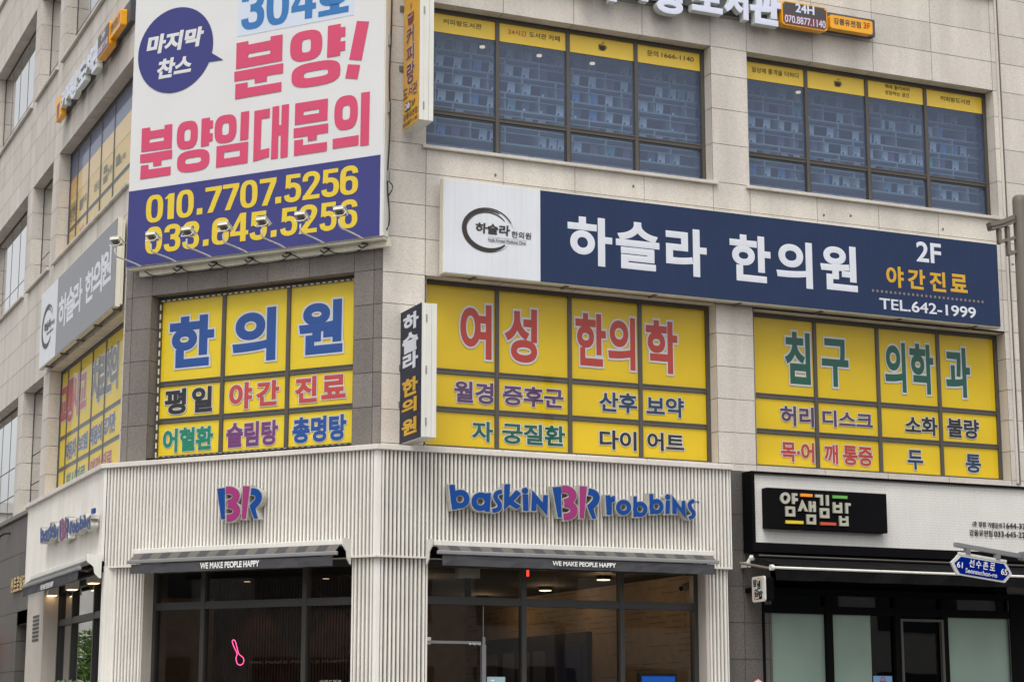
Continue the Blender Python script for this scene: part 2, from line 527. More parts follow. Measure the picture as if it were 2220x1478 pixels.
def grow(pts, w):
    l = list(pts)
    ar = sum(l[i][0] * l[(i + 1) % len(l)][1] - l[(i + 1) % len(l)][0] * l[i][1] for i in range(len(l)))
    if ar < 0: l.reverse()
    return ring_out(l, list(range(len(l))), w)

# ------------------------------------------------------------------ ground and street
def slab(name, x0, x1, y0, y1, z, m, label=None):
    g = G(None); g.face3([(x0, z, y0), (x1, z, y0), (x1, z, y1), (x0, z, y1)], m)
    return structure(g.build(name))
g = G(None); g.face3([(-600, 0, -600), (600, 0, -600), (600, 0, 600), (-600, 0, 600)], 'asphalt'); structure(g.build('ground'))
g = G(None)
g.box(-7.6, 60, .004, .14, -4.6, 40, 'paving'); structure(g.build('pavement'))
g = G(None); g.box(-7.76, 60, .004, .15, -4.76, -4.602, 'kerb'); g.box(-7.76, -7.602, .004, .15, -4.6, 40, 'kerb'); structure(g.build('kerb'))
g = G(None); g.box(-60, 60, .004, .14, -34, -24.0, 'paving'); g.box(-44, -19, .004, .14, -23.5, 60, 'paving'); structure(g.build('pavement'))
g = G(None)
for k in range(30): g.face3([(-14 + k * 2.4, .008, -14.1), (-13 + k * 2.4, .008, -14.1), (-13 + k * 2.4, .008, -13.95), (-14 + k * 2.4, .008, -13.95)], 'road_paint')
structure(g.build('road_marking'))

# ------------------------------------------------------------------ the corner building
bld = thing('corner_building', 'pale granite corner building with chamfered corner and yellow filmed windows', 'building', (ML.x * .5, ML.y * .5, 0))
SHOP_TOP = 4.70
ZJ = [4.79, 5.189, 5.616, 6.034, 6.461, 6.84, 7.286, 7.703, 8.105, 8.46, 8.98, 9.455, 9.922, 10.3, 10.72, 11.15, 11.7, 12.13, 12.56, 12.99, 13.45, 13.9, 14.35, 14.8, 15.25, 15.7, 16.1]

def wall(name, face, us, zs, holes, m, jm, rec=-.17, gap=.0035, label=None, skip=None):
    g = G(face)
    us, zs = sorted(us), sorted(zs)
    inside = lambda u, z: any(h[0] - 1e-4 < u < h[2] + 1e-4 and h[1] - 1e-4 < z < h[3] + 1e-4 for h in holes)
    for u0, u1 in zip(us, us[1:]):
        for z0, z1 in zip(zs, zs[1:]):
            cu, cz = (u0 + u1) / 2, (z0 + z1) / 2
            if inside(cu, cz) or (skip and skip(cu, cz)): continue
            g.quad(u0 + gap, z0 + gap, u1 - gap, z1 - gap, 0, m)
            g.quad(u0, z0, u1, z1, -.008, jm)
    for h in holes:
        zc = [h[1]] + [z for z in zs if h[1] < z < h[3]] + [h[3]]
        uc = [h[0]] + [u for u in us if h[0] < u < h[2]] + [h[2]]
        for a, b in zip(zc, zc[1:]):
            a, b = a + gap, b - gap
            g.face3([(h[0], a, 0), (h[0], a, rec), (h[0], b, rec), (h[0], b, 0)][::-1], m)
            g.face3([(h[2], a, rec), (h[2], a, 0), (h[2], b, 0), (h[2], b, rec)][::-1], m)
        for a, b in zip(uc, uc[1:]):
            a, b = a + gap, b - gap
            g.face3([(a, h[3], 0), (a, h[3], rec), (b, h[3], rec), (b, h[3], 0)], m)
            g.face3([(a, h[1], rec), (a, h[1], 0), (b, h[1], 0), (b, h[1], rec)], m)
        for (u0, u1, z0, z1) in ((h[0], h[2], h[3], h[3] + .012), (h[0], h[2], h[1] - .012, h[1]), (h[0] - .012, h[0], h[1], h[3]), (h[2], h[2] + .012, h[1], h[3])):
            g.quad(u0, z0, u1, z1, rec - .003, jm)
    return g.build(name, bld)

# openings, measured
R2A = (0.560, 4.79, 4.535, 6.84); R2B = (5.100, 4.79, 9.085, 6.82)
R3A = (0.540, 8.46, 4.535, 10.30); R3B = (5.085, 8.46, 9.090, 10.30)
R4A = (0.540, 11.70, 4.535, 13.45); R4B = (5.085, 11.70, 9.090, 13.45)
RM1 = [1.565,2.552,3.537]
RM2 = [6.134,7.118,8.101]
RM3 = [1.564,2.547,3.526]
RM4 = [6.115,7.09,8.062]
RT2 = [5.732,5.269]
RT3 = 8.968
uR = [0, .28, .55, 4.495, 5.09, 8.98, 9.12, 9.95, 10.8, 11.6, 12.4, 13.2, 14.0, 15.0]
wall('granite_wall', 'R', [0, .542] + RM3 + [4.537, 5.088] + RM4 + [9.088, 9.22, 9.95, 10.8, 11.6, 12.4, 13.2, 14.0, 15.0], [4.70] + ZJ,
     [R2A, R2B, R3A, R3B, R4A, R4B], 'granite', 'joint')
g = G('R')
g.box(9.165, 9.20, 4.75, 16.1, .002, .022, 'granite'); g.box(9.222, 9.235, 4.75, 16.1, .002, .012, 'joint')
g.build_pieces('pilaster_strip', bld)
g = G('R')
for u, z in [(1.459,8.188),(3.371,8.262),(6.217,8.186),(8.132,8.191),(6.639,8.222)]: g.poly(ellipse(u, z, .016, .02, 10), .006, 'steel_brown', back=.001)
g.build_pieces('old_fixing', bld)
MW = (0.403,4.805,3.41,6.869)
MW = (MW[0], 4.80, 3.385, MW[3])
MTOP = 7.158
wall('granite_wall', 'M', [0, .10, MW[0], .95, 1.55, 2.15, 2.75, MW[2], 3.66, 3.778], [4.70, 5.22, 5.63, 6.04, 6.45, MW[3], 7.30, 7.72],
     [MW], 'granite_dark', 'joint_dark', skip=lambda u, z: False)
wall('granite_wall', 'M', [0, .75, 1.55, 2.35, 3.1, 3.778], [7.72] + [z for z in ZJ if z > 7.9], [], 'granite', 'joint')
LZT2, LZT3, LZT4 = 6.745, 10.13, 13.357
LS3, LS4 = 8.42, 11.64
LA = (-4.965, -.085); LB = (-7.115, -5.433); LC = (-11.6, -7.58)
LHOLES = []
for (a, b) in (LA, LB, LC):
    LHOLES += [(a, 4.79, b, LZT2), (a, LS3, b, LZT3), (a, LS4, b, LZT4)]
LHOLES += [(LC[0], 14.72, LC[1], 16.05)]
uL = [0, -.085, -1.0, -1.95, -2.95, -3.95, -4.965, -5.433, -6.27, -7.115, -7.58, -8.4, -9.2, -10.0, -10.8, -11.6, -12.1, -12.9, -13.7, -14.5, -15.3, -16.1, -17]
zL = [4.72, 4.79, 5.189, 5.616, 6.034, 6.40, LZT2, 7.18, 7.6, 8.02, LS3, 8.85, 9.28, 9.71, LZT3, 10.52, 10.92, 11.28, LS4, 12.07, 12.5, 12.93, LZT4, 13.8, 14.25, 14.72, 15.2, 15.65, 16.1]
wall('granite_wall', 'L', uL, zL, LHOLES, 'granite', 'joint')
# ground-floor dark stone
g = G('R'); 
zz = [.14, .55, 1.0, 1.45, 1.9, 2.35, 2.8, 3.25, 3.7, 4.15, 4.70]
wall('dark_granite_wall', 'R', [4.60, 4.86, 5.22, 5.26], zz, [], 'granite_base', 'joint_dark')
wall('dark_granite_wall', 'R', [8.92, 9.4, 10.2, 11.0, 12, 13, 14, 15], zz, [], 'granite_base', 'joint_dark')
LD = [-6.757,-5.631]
wall('dark_granite_wall', 'L', [-17, -16, -15.1, -14.2, -13.3, -12.4, -11.5, -10.6, -9.7, LD[0], LD[1], -5.4], zz + [4.72],
     [(LD[0], .14, LD[1], 3.05)], 'granite_base', 'joint_dark', rec=-.35)
g = G('L'); g.box(-17, -5.0, 4.715, 4.775, .002, .05, 'granite_dark'); g.build('stone_band', bld)
# roof slab and back so that the block is solid
g = G(None)
for zz0, zz1 in ((16.1, 16.6),):
    pts = [(15, 0), (0, 0), (ML.x, ML.y), (ML.x, 20), (15, 20)]
    a = [g.pt(x, zz0, y) for x, y in pts]; b = [g.pt(x, zz1, y) for x, y in pts]
    g.f.append(b[:]); g.m.append(g.mi('granite')); g.f.append(a[::-1]); g.m.append(g.mi('granite'))
    for i in range(5):
        g.f.append([a[i], a[(i + 1) % 5], b[(i + 1) % 5], b[i]]); g.m.append(g.mi('granite'))
g.face3([(15, 0, 0), (15, 0, 20), (15, 16.1, 20), (15, 16.1, 0)], 'granite')
g.face3([(ML.x, 0, 20), (15, 0, 20), (15, 16.1, 20), (ML.x, 16.1, 20)], 'granite')
for z in (4.55, 7.75, 11.25):
    g.face3([(14.9, z, .25), (.1, z, .25), (ML.x + .25, z, ML.y + .1), (ML.x + .25, z, 19.9), (14.9, z, 19.9)], 'void')
g.build('roof_slab', bld)

def window(face, op, mulls, trans, pane, rec=-.17, bar=.05, label=None, cover=None, pd=.035):
    trans = sorted(trans)
    g = G(face); o0, o1 = rec - .09, rec - .004
    u0, z0, u1, z1 = op
    us = [u0 + .005] + [m for m in mulls] + [u1 - .005]
    g.box(u0 + .001, u0 + bar, z0 + .001, z1 - .001, o0, o1, 'frame'); g.box(u1 - bar, u1 - .001, z0 + .001, z1 - .001, o0, o1, 'frame')
    g.box(u0 + bar, u1 - bar, z1 - bar * 1.1, z1 - .001, o0, o1 - .003, 'frame'); g.box(u0 + bar, u1 - bar, z0 + .001, z0 + bar * .8, o0, o1 - .003, 'frame')
    for m in mulls: g.box(m - bar / 2, m + bar / 2, z0 + bar * .8, z1 - bar * 1.1, o0, o1 - .002, 'frame')
    ed = [u0 + bar / 2] + list(mulls) + [u1 - bar / 2]
    for t in trans:
        for a, b in zip(ed, ed[1:]):
            g.box(a + bar / 2, b - bar / 2, t - .030, t + .012, o0, o1 - .012, 'frame')
            g.box(a + bar / 2, b - bar / 2, t + .012, t + .030, o0, o1 - .004, 'frame')
            g.box(a + bar / 2 + .001, b - bar / 2 - .001, t - .036, t - .030, o0, o1 - .03, 'frame_dark')
    fr = g.build('window', bld)
    if label: fr['label'] = label
    p = G(face)
    zs = [z0 + bar * .4] + list(trans) + [z1 - bar / 2]
    for i, (a, b) in enumerate(zip(ed, ed[1:])):
        for j, (c, d) in enumerate(zip(zs, zs[1:])):
            mm = pane(i, j) if callable(pane) else pane
            p.quad(a, c, b, d, rec - pd, mm)
    pn = p.build('pane', fr)
    if cover:
        p = G(face)
        for a, b in zip(ed, ed[1:]):
            for c, d in zip(zs, zs[1:]): p.quad(a, c, b, d, rec - min(.012, pd * .4), cover)
        p.build('glass_sheet', fr)
    return fr

def sill(face, op, out=.05, h=.045):
    g = G(face); g.box(op[0] - .06, op[2] + .06, op[1] - h, op[1] - .002, .002, out, 'granite')
    g.build('sill', bld, bevel=.006)

FO = -.205      # face of the window films
w_ = window('R', R2A, RM1, RT2, 'film_yellow_r', cover='glass_clear', label='second-floor window with yellow film and red lettering on top')
lt = G('R'); LO = FO + .012
def ft(s, b, m, bold=.030, outl=.036): text(lt, s, b, LO, 'v_' + m, bold, outl)
ft('여', (1.082,5.913,1.497,6.59), 'red_r', .034, .038)
ft('성', (1.669,5.912,2.11,6.587), 'red_r', .034, .038)
ft('한', (2.635,5.939,3.059,6.604), 'red_r', .034, .038)
ft('의', (3.09,5.923,3.473,6.594), 'red_r', .034, .038)
ft('학', (3.626,5.917,4.079,6.595), 'red_r', .034, .038)
ft('월경', (1.005,5.365,1.523,5.626), 'purple_r')
ft('증후군', (1.649,5.373,2.468,5.62), 'purple_r')
ft('산후', (2.957,5.376,3.489,5.626), 'navy')
ft('보약', (3.621,5.361,4.158,5.616), 'navy')
ft('자', (1.24,4.9,1.518,5.15), 'green_r')
ft('궁질환', (1.639,4.9,2.486,5.155), 'green_r')
ft('다이', (2.959,4.905,3.476,5.146), 'black')
ft('어트', (3.627,4.923,4.154,5.156), 'black')
lt.build_parts('lettering', w_)
w_ = window('R', R2B, RM2, RT2, 'film_yellow_r', cover='glass_clear', label='second-floor window with yellow film and green lettering on top')
lt = G('R')
ft('침', (5.675,5.919,6.065,6.612), 'green_r', .034, .038)
ft('구', (6.243,5.92,6.658,6.565), 'green_r', .034, .038)
ft('의', (7.236,5.919,7.573,6.597), 'green_r', .034, .038)
ft('학', (7.641,5.919,8.027,6.606), 'green_r', .034, .038)
ft('과', (8.224,5.914,8.627,6.604), 'green_r', .034, .038)
ft('허리', (5.585,5.363,6.095,5.621), 'darkpurple')
ft('디스크', (6.226,5.386,7.012,5.607), 'darkpurple')
ft('소화', (7.528,5.363,8.052,5.61), 'black')
ft('불량', (8.209,5.359,8.735,5.622), 'black')
ft('목·어', (5.582,4.893,6.085,5.154), 'red_r')
ft('깨', (6.237,4.893,6.449,5.152), 'red_r')
ft('통증', (6.527,4.895,6.992,5.152), 'red_r')
ft('두', (7.543,4.887,7.795,5.151), 'navy')
ft('통', (8.487,4.894,8.741,5.147), 'navy')
lt.build_parts('lettering', w_)
for op in (R2A, R2B): pass

# chamfer window
MMU = [1.406,2.363]
MTR = [5.754, 5.283]
w_ = window('M', MW, MMU, MTR, 'film_yellow', cover='glass_clear', rec=-.14, label='chamfer window with yellow film and big blue lettering')
lt = G('M'); LO = -.175 + .012
for s, b, c in (('한', (0.577,5.944,1.257,6.595), 'blue'), ('의', (1.536,5.931,2.175,6.598), 'blue'), ('원', (2.509,5.95,3.134,6.605), 'blue')):
    ft(s, b, c, .046, .034)
for s, b, c in (('평', (0.534,5.358,0.862,5.681), 'black'), ('일', (0.949,5.357,1.258,5.68), 'black'),
                ('야', (1.511,5.356,1.85,5.686), 'red'), ('간', (1.908,5.37,2.243,5.682), 'red'),
                ('진', (2.471,5.367,2.785,5.687), 'red'), ('료', (2.849,5.389,3.191,5.677), 'red'),
                ('어혈환', (0.528,4.882,1.284,5.182), 'green'), ('슬림탕', (1.484,4.884,2.237,5.19), 'purple'),
                ('총명탕', (2.446,4.879,3.206,5.193), 'blue')):
    ft(s, b, c, .042, .032)
lt.build_parts('lettering', w_)
g = G('M')
a0, b0, a1, b1 = MW[0] + .045, MW[1] + .02, MW[2] - .03, MW[3] - .05
n = 34
for k in range(n):
    u = a0 + (a1 - a0) * (k + .15) / n
    for z in (b1, b0): g.box(u, u + .045, z - .008, z + .006, -.142, -.128, 'cream_metal')
    if k % 2 == 0:
        z = b0 + (b1 - b0) * k / n; g.box(a0 - .008, a0 + .006, z, z + .07, -.142, -.128, 'cream_metal')
g.build('light_strip', w_)

# third-floor library windows on the long facade: tinted glass with a yellow band
def lib_window(op, mulls, label, words):
    w_ = window('R', op, mulls, [RT3], 'glass_blue', label=label)
    ed = [op[0] + .025] + list(mulls) + [op[2] - .025]
    zt = op[3] - .05
    for a, b in zip(ed, ed[1:]):
        g = G('R'); g.box(a + .026, b - .026, zt - .245, zt - .004, -.202, -.196, 'band_yellow'); g.build('film_band', w_)
        g = G('R')
        za, zb = op[1] + .045, RT3 - .045
        for q, zi in ((.012, 0), ):
            g.box(a + .03, b - .03, zb - .012, zb, -.202, -.19, 'frame_dark'); g.box(a + .03, b - .03, za, za + .012, -.202, -.19, 'frame_dark')
            g.box(a + .03, a + .042, za + .012, zb - .012, -.202, -.19, 'frame_dark'); g.box(b - .042, b - .03, za + .012, zb - .012, -.202, -.19, 'frame_dark')
        g.build('vent_sash', w_)
    lt = G('R')
    for s, b, m in words:
        if s == 'cup':
            u0, z0, u1, z1 = b; W_, H_ = u1 - u0, z1 - z0
            q = lambda x, y: (u0 + x * W_, z0 + y * H_)
            lt.poly([q(.1, 0), q(.75, 0), q(.82, .5), q(.05, .5)], -.190, m)
            for pts in ([q(0, .05), q(-.02, .62)], [q(-.02, .58), q(.9, .6)], [q(.88, .6), q(.84, .05)], [q(.9, .5), q(1.08, .42), q(.9, .2)], [q(.35, .72), q(.45, .82), q(.4, .9)], [q(.55, .74), q(.68, .88), q(.62, 1)]):
                lt.poly(stroke(pts, W_ * .07, False), -.1895, m)
        else: text(lt, s, b, -.191, m, .004)
    lt.build_parts('lettering', w_)
    sill('R', op)
    h = G('R')
    for a, b in zip(ed, ed[1:]):
        c = (a + b) / 2 + .03
        h.box(c - .05, c + .03, op[1] + .10, op[1] + .125, -.30, -.28, 'aluminium'); h.box(c + .012, c + .03, op[1] + .06, op[1] + .10, -.30, -.285, 'aluminium')
    h.build_pieces('latch', w_)
    return w_
lib_window(R3A, RM3, 'third-floor library window next to the chamfered corner', [
    ('커피랑도서관', (0.83,10.117,1.349,10.187), 'v_ink'), ('24시간', (1.715,10.114,1.974,10.185), 'v_red'), ('도서관', (2.008,10.115,2.248,10.187), 'v_ink'),
    ('카페', (2.281,10.116,2.44,10.19), 'v_ink'), ('cup', (2.997,10.085,3.102,10.207), 'v_ink'),
    ('문의', (3.7,10.111,3.861,10.189), 'v_ink'), ('1666-1140', (3.913,10.12,4.393,10.182), 'v_ink')])
lib_window(R3B, RM4, 'third-floor library window further along the facade', [
    ('일상에', (5.277,10.107,5.496,10.182), 'v_ink'), ('품격을', (5.533,10.109,5.754,10.184), 'v_ink'), ('더하다', (5.791,10.111,6.018,10.186), 'v_ink'),
    ('cup', (6.585,10.083,6.692,10.202), 'v_ink'), ('책에 둘러싸여', (7.406,10.165,7.811,10.227), 'v_ink'), ('성장하는 공간', (7.402,10.079,7.807,10.14), 'v_ink'),
    ('커피랑도서관', (8.328,10.11,8.841,10.181), 'v_ink')])
for op, ms in ((R4A, RM3), (R4B, RM4)):
    window('R', op, ms, [op[1] + .4], 'glass_side', label=None); sill('R', op)

# west facade windows
def lmul(op, k): return [op[0] + (op[1] - op[0]) * i / k for i in range(1, k)]
LMA = [-4.459,-3.572,-2.753,-1.904]
LT2 = [5.705, 5.238]
w_ = window('L', (LA[0], 4.79, LA[1], LZT2), LMA, LT2, 'film_yellow', cover='glass_clear_side', pd=.018, label='west-side second-floor window with yellow film')
lt = G('L'); LO = -.180
for s, b, c in (('교', (-4.992,5.963,-4.438,6.469), 'red'), ('통', (-4.495,5.887,-3.948,6.528), 'red'), ('사', (-4.118,5.908,-3.595,6.533), 'red'), ('고', (-3.648,5.956,-3.138,6.467), 'red'),
                ('치', (-2.836,5.892,-2.248,6.536), 'grey'), ('료', (-2.45,5.954,-1.947,6.507), 'grey'), ('한', (-1.93,5.936,-1.472,6.548), 'grey'), ('의', (-1.564,5.905,-1.141,6.55), 'grey')):
    ft(s, b, c, .045, .034)
for s, b, c in (('자동차', (-4.459,5.32,-3.691,5.591), 'slate'), ('보험', (-3.546,5.346,-2.927,5.582), 'slate'), ('적용의', (-2.77,5.32,-2.017,5.594), 'slate'), ('료기관', (-1.947,5.348,-1.207,5.615), 'slate'),
                ('침시', (-4.322,4.878,-3.652,5.124), 'green'), ('치료', (-3.669,4.896,-3.012,5.131), 'green'), ('야간', (-2.664,4.891,-2.016,5.132), 'red'), ('진료', (-1.953,4.916,-1.338,5.135), 'red')):
    ft(s, b, c, .036, .03)
lt.build_parts('lettering', w_)
LMB = [-4.418,-3.592,-2.764,-1.926]
LT3 = 8.902
zb1 = 9.682; zb2 = 9.385
w_ = window('L', (LA[0], LS3, LA[1], LZT3), LMB, [LT3], 'film_tan', cover='glass_clear_side', pd=.018, label='west-side third-floor window with blue and sand film')
g = G('L'); ed = [LA[0] + .025] + LMB + [LA[1] - .025]
for i, (a, b) in enumerate(zip(ed, ed[1:])):
    g.box(a + .026, b - .026, zb1, LZT3 - .06, -.187, -.184, 'sky_film'); g.box(a + .026, b - .026, zb2, zb1 - .001, -.187, -.184, 'film_sand' if i else 'film_orange')
g.build('film_band', w_)
lt = G('L')
for s, b, m in (('커피랑도서관', (-5.118,8.983,-4.494,9.232), 'v_ink'), ('스터디카페', (-5.105,9.103,-4.537,9.31), 'v_tan'), ('편한 자리', (-4.008,9.09,-3.712,9.221), 'v_ink'),
                ('조용한 공간', (-3.19,9.07,-2.825,9.2), 'v_ink'), ('개인 조명', (-2.304,9.098,-2.026,9.208), 'v_ink'), ('넓은 책상', (-1.535,9.076,-1.183,9.17), 'v_ink'),
                ('24시간', (-4.119,8.662,-3.789,8.777), 'v_red'), ('커피랑도서관', (-3.39,8.578,-2.818,8.704), 'v_ink'), ('도서관', (-1.676,8.588,-1.163,8.716), 'v_tan')):
    text(lt, s, b, -.180, m, .006)
for b in ((-4.188,9.051,-3.992,9.206), (-2.566,9.192,-2.35,9.295), (-2.572,9.049,-2.324,9.146), (-1.78,9.093,-1.553,9.236)):
    lt.poly(brect(b), -.1805, 'v_grey')
lt.build_parts('lettering', w_)
sill('L', (LA[0], LS3, LA[1], LZT3))
def side_window(rng, z0, z1, k, tz, blind, label):
    op = (rng[0], z0, rng[1], z1)
    w_ = window('L', op, lmul(rng, k) if k != 2 else [rng[1] - .36], tz, 'glass_side', bar=.045, pd=.008, label=label)
    g = G('L'); g.quad(op[0], op[1], op[2], op[3], -.75, 'window_inside')
    g.face3([(op[0], z1, -.18), (op[2], z1, -.18), (op[2], z1, -.75), (op[0], z1, -.75)], 'window_inside')
    g.face3([(op[0], z0, -.75), (op[2], z0, -.75), (op[2], z0, -.18), (op[0], z0, -.18)], 'window_inside')
    g.face3([(op[0], z0, -.18), (op[0], z0, -.75), (op[0], z1, -.75), (op[0], z1, -.18)][::-1], 'window_inside')
    g.face3([(op[2], z0, -.75), (op[2], z0, -.18), (op[2], z1, -.18), (op[2], z1, -.75)][::-1], 'window_inside')
    if blind:
        ed = [op[0]] + lmul(rng, k) + [op[2]]
        for i, (a, b) in enumerate(zip(ed, ed[1:])): g.box(a + .05, b - .05, z0 + blind * ((i * 37) % 5) * .12, z1 - .05, -.30, -.29, 'blind')
    g.build('room_recess', w_)
for nm, rng, k in (('narrow', LB, 2), ('wide', LC, 5)):
    for fl, z0, z1, tz in (('second', 4.79, LZT2, LT2), ('third', LS3, LZT3, [LT3]), ('fourth', LS4, LZT4, [LS4 + .42])):
        side_window(rng, z0, z1, k, tz, .6 if nm == 'wide' and fl != 'second' else 0, nm + ' west-side window on the ' + fl + ' floor')
        if fl != 'second': sill('L', (rng[0], z0, rng[1], z1))
side_window(LA, LS4, LZT4, 5, [LS4 + .42], 0, 'wide west-side window above the library channel letters'); sill('L', (LA[0], LS4, LA[1], LZT4))
side_window(LC, 14.72, 16.05, 5, [15.1], 0, 'top west-side window'); sill('L', (LC[0], 14.72, LC[1], 16.05))

# ------------------------------------------------------------------ library shelf and books behind the third-floor glass
SO = -.46
sh = thing('bookshelf', 'long pale lattice bookshelf behind the blue third-floor glass', 'bookshelf', (4.75, .46, 7.76))
SP = (2.03,9.883)      # a board / divider crossing
row = (2.03,9.883)[1] - (2.03,9.659)[1]
cellw = (2.983,9.786)[0] - (2.03,9.883)[0]
cellw = cellw / 2
g = G('R'); g.quad(.2, 7.8, 9.3, 11.0, -.74, 'shelf_back'); g.build('back_panel', sh)
g = G('R')
rows = range(-9, 5)
for k in rows:
    z = SP[1] + k * row
    if z < 8.62 or z > 10.35: continue
    g.box(.3, 9.2, z - .012, z + .012, -.72, SO, 'shelf')
g.build('shelf_board', sh)
g = G('R')
for k in rows:
    z = SP[1] + k * row
    if z < 8.62 or z > 10.35: continue
    g.box(.3, 9.2, z + row * .60, z + row * .60 + .011, SO + .012, SO + .024, 'shelf')
g.build('guard_bar', sh)
g = G('R')
for k in rows:
    z = SP[1] + k * row
    if z < 8.62 or z > 10.35: continue
    for j in range(-3, 22):
        u = SP[0] + (j + .5 * (k % 2)) * cellw
        if .35 < u < 9.15: g.box(u - .010, u + .010, z + .012, z + row - .012, -.72, SO + .002, 'shelf')
g.build('divider', sh)
g = G('R'); g.box(.3, 9.2, 8.40, 8.62 + .02, SO - .1, SO + .01, 'bench'); g.build('plinth', sh)
# one book of each look, then copies
random.seed(7)
KIND = [('book_white', 'white', 'white-covered book stood face-out on the library shelves behind blue glass'),
        ('book_blue', 'blue', 'blue-covered book stood face-out on the library shelves behind blue glass'),
        ('book_plum', 'plum', 'plum-covered book stood face-out on the library shelves behind blue glass'),
        ('book_teal', 'teal', 'teal-covered book stood face-out on the library shelves behind blue glass'),
        ('book_dark', 'dark', 'dark grey book stood face-out on the library shelves behind blue glass')]
PROTO = {}
def make_book(kind, loc):
    m, cn, label = KIND[kind]
    root = thing('book', label, 'book', loc, cn + ' books on the library shelves')
    w, h, t = .108, .166, .018
    b0 = loc
    lean = math.radians(9)
    def add(name, x0, x1, z0, z1, d0, d1, mm):
        g = G(None)
        pts = []
        for d in (d0, d1):
            for x, z in ((x0, z0), (x1, z0), (x1, z1), (x0, z1)):
                xx = x + z * .16                      # stood slightly askew, leaning back
                pts.append((b0[0] + xx, b0[2] + z * math.cos(lean), b0[1] + d + z * math.sin(lean)))
        a = [g.pt(*p) for p in pts]
        for f in ((0, 1, 2, 3), (7, 6, 5, 4), (4, 5, 1, 0), (5, 6, 2, 1), (6, 7, 3, 2), (7, 4, 0, 3)):
            g.f.append([a[i] for i in f]); g.m.append(g.mi(mm))
        return g.build(name, root)
    add('cover', -w / 2, w / 2, 0, h, 0, .003, m)
    add('page_block', -w / 2 + .004, w / 2 - .002, .003, h - .003, .003, t, 'page')
    add('title_block', -w / 2 + .02, -w / 2 + .05, h * .12, h * .34, -.0015, -.0002, 'book_dark' if kind != 4 else 'book_white')
    return root
def put_book(kind, u, z):
    loc = Vector((u, .53, z))
    if kind not in PROTO:
        PROTO[kind] = make_book(kind, loc); return
    src = PROTO[kind]
    c = src.copy(); col.objects.link(c); c.location = loc; c['_w'] = tuple(loc)
    for ch in src.children:
        d = ch.copy(); col.objects.link(d); d.parent = c
for k in rows:
    z = SP[1] + k * row
    if z < 8.62 or z > 10.2: continue
    for j in range(-3, 22):
        u = SP[0] + (j + .5 * (k % 2)) * cellw
        if u < .45 or u > 8.9 or 4.45 < u < 4.9: continue
        nb = random.choice((2, 2, 2, 1, 3, 2))
        for q in range(nb):
            if random.random() < .06: continue
            kd = random.choice((0, 0, 0, 0, 0, 1, 1, 0, 2, 3, 4))
            put_book(kd, u + cellw * (q + .42) / max(nb, 2) * .95 + random.uniform(-.025, .025), z + .013)
# room of the library
g = G('R'); zc = 10.62
g.face3([(.2, zc, -.18), (9.3, zc, -.18), (9.3, zc, -1.05), (.2, zc, -1.05)], 'ceiling')
g.face3([(.2, 8.35, -1.05), (9.3, 8.35, -1.05), (9.3, 8.35, -.2), (.2, 8.35, -.2)], 'floor_in')
g.face3([(.2, 8.35, -.2), (.2, 8.35, -1.05), (.2, zc, -1.05), (.2, zc, -.2)], 'ceiling'); g.face3([(9.3, 8.35, -1.05), (9.3, 8.35, -.2), (9.3, zc, -.2), (9.3, zc, -1.05)], 'ceiling')
structure(g.build('library_room'))
for i, (fr, x, y, lb) in enumerate((('R1', 905, 413, 'small warm ceiling lamp glowing behind the 24-hour pane'), ('R1', 1292, 470, 'small warm ceiling lamp glowing behind the pane with the cup'),
                                    ('R1', 490, 350, 'small warm ceiling lamp glowing behind the pane nearest the corner'), ('R2', 710, 622, 'small warm ceiling lamp glowing behind the first pane past the pier'))):
    u, z = (2.216,9.935) if i == 0 else (2.973,9.936) if i == 1 else (1.424,9.938) if i == 2 else (6.092,9.964)
    t = thing('pendant_lamp', lb, 'lamp', fpoint('R', u, -.34, z), 'warm lamps behind the library glass')
    g = G('R'); g.tube([(u, z, -.34), (u, z + .02, -.34)], .035, 'lamp_soft', 14); g.build('lamp_disc', t)
    g = G('R'); g.tube([(u, z + .02, -.34), (u, z + .05, -.34)], .045, 'frame_dark', 14); g.tube([(u, z + .05, -.34), (u, 10.6, -.34)], .006, 'frame_dark', 5); g.build('lamp_shade', t)

# ------------------------------------------------------------------ signs on the building
def rr(b, r, n=5):
    u0, z0, u1, z1 = b; out = []
    for cx, cz, a0 in ((u1 - r, z1 - r, 0), (u0 + r, z1 - r, 90), (u0 + r, z0 + r, 180), (u1 - r, z0 + r, 270)):
        for i in range(n + 1):
            a = math.radians(a0 + 90 * i / n); out.append((cx + r * math.cos(a), cz + r * math.sin(a)))
    return out

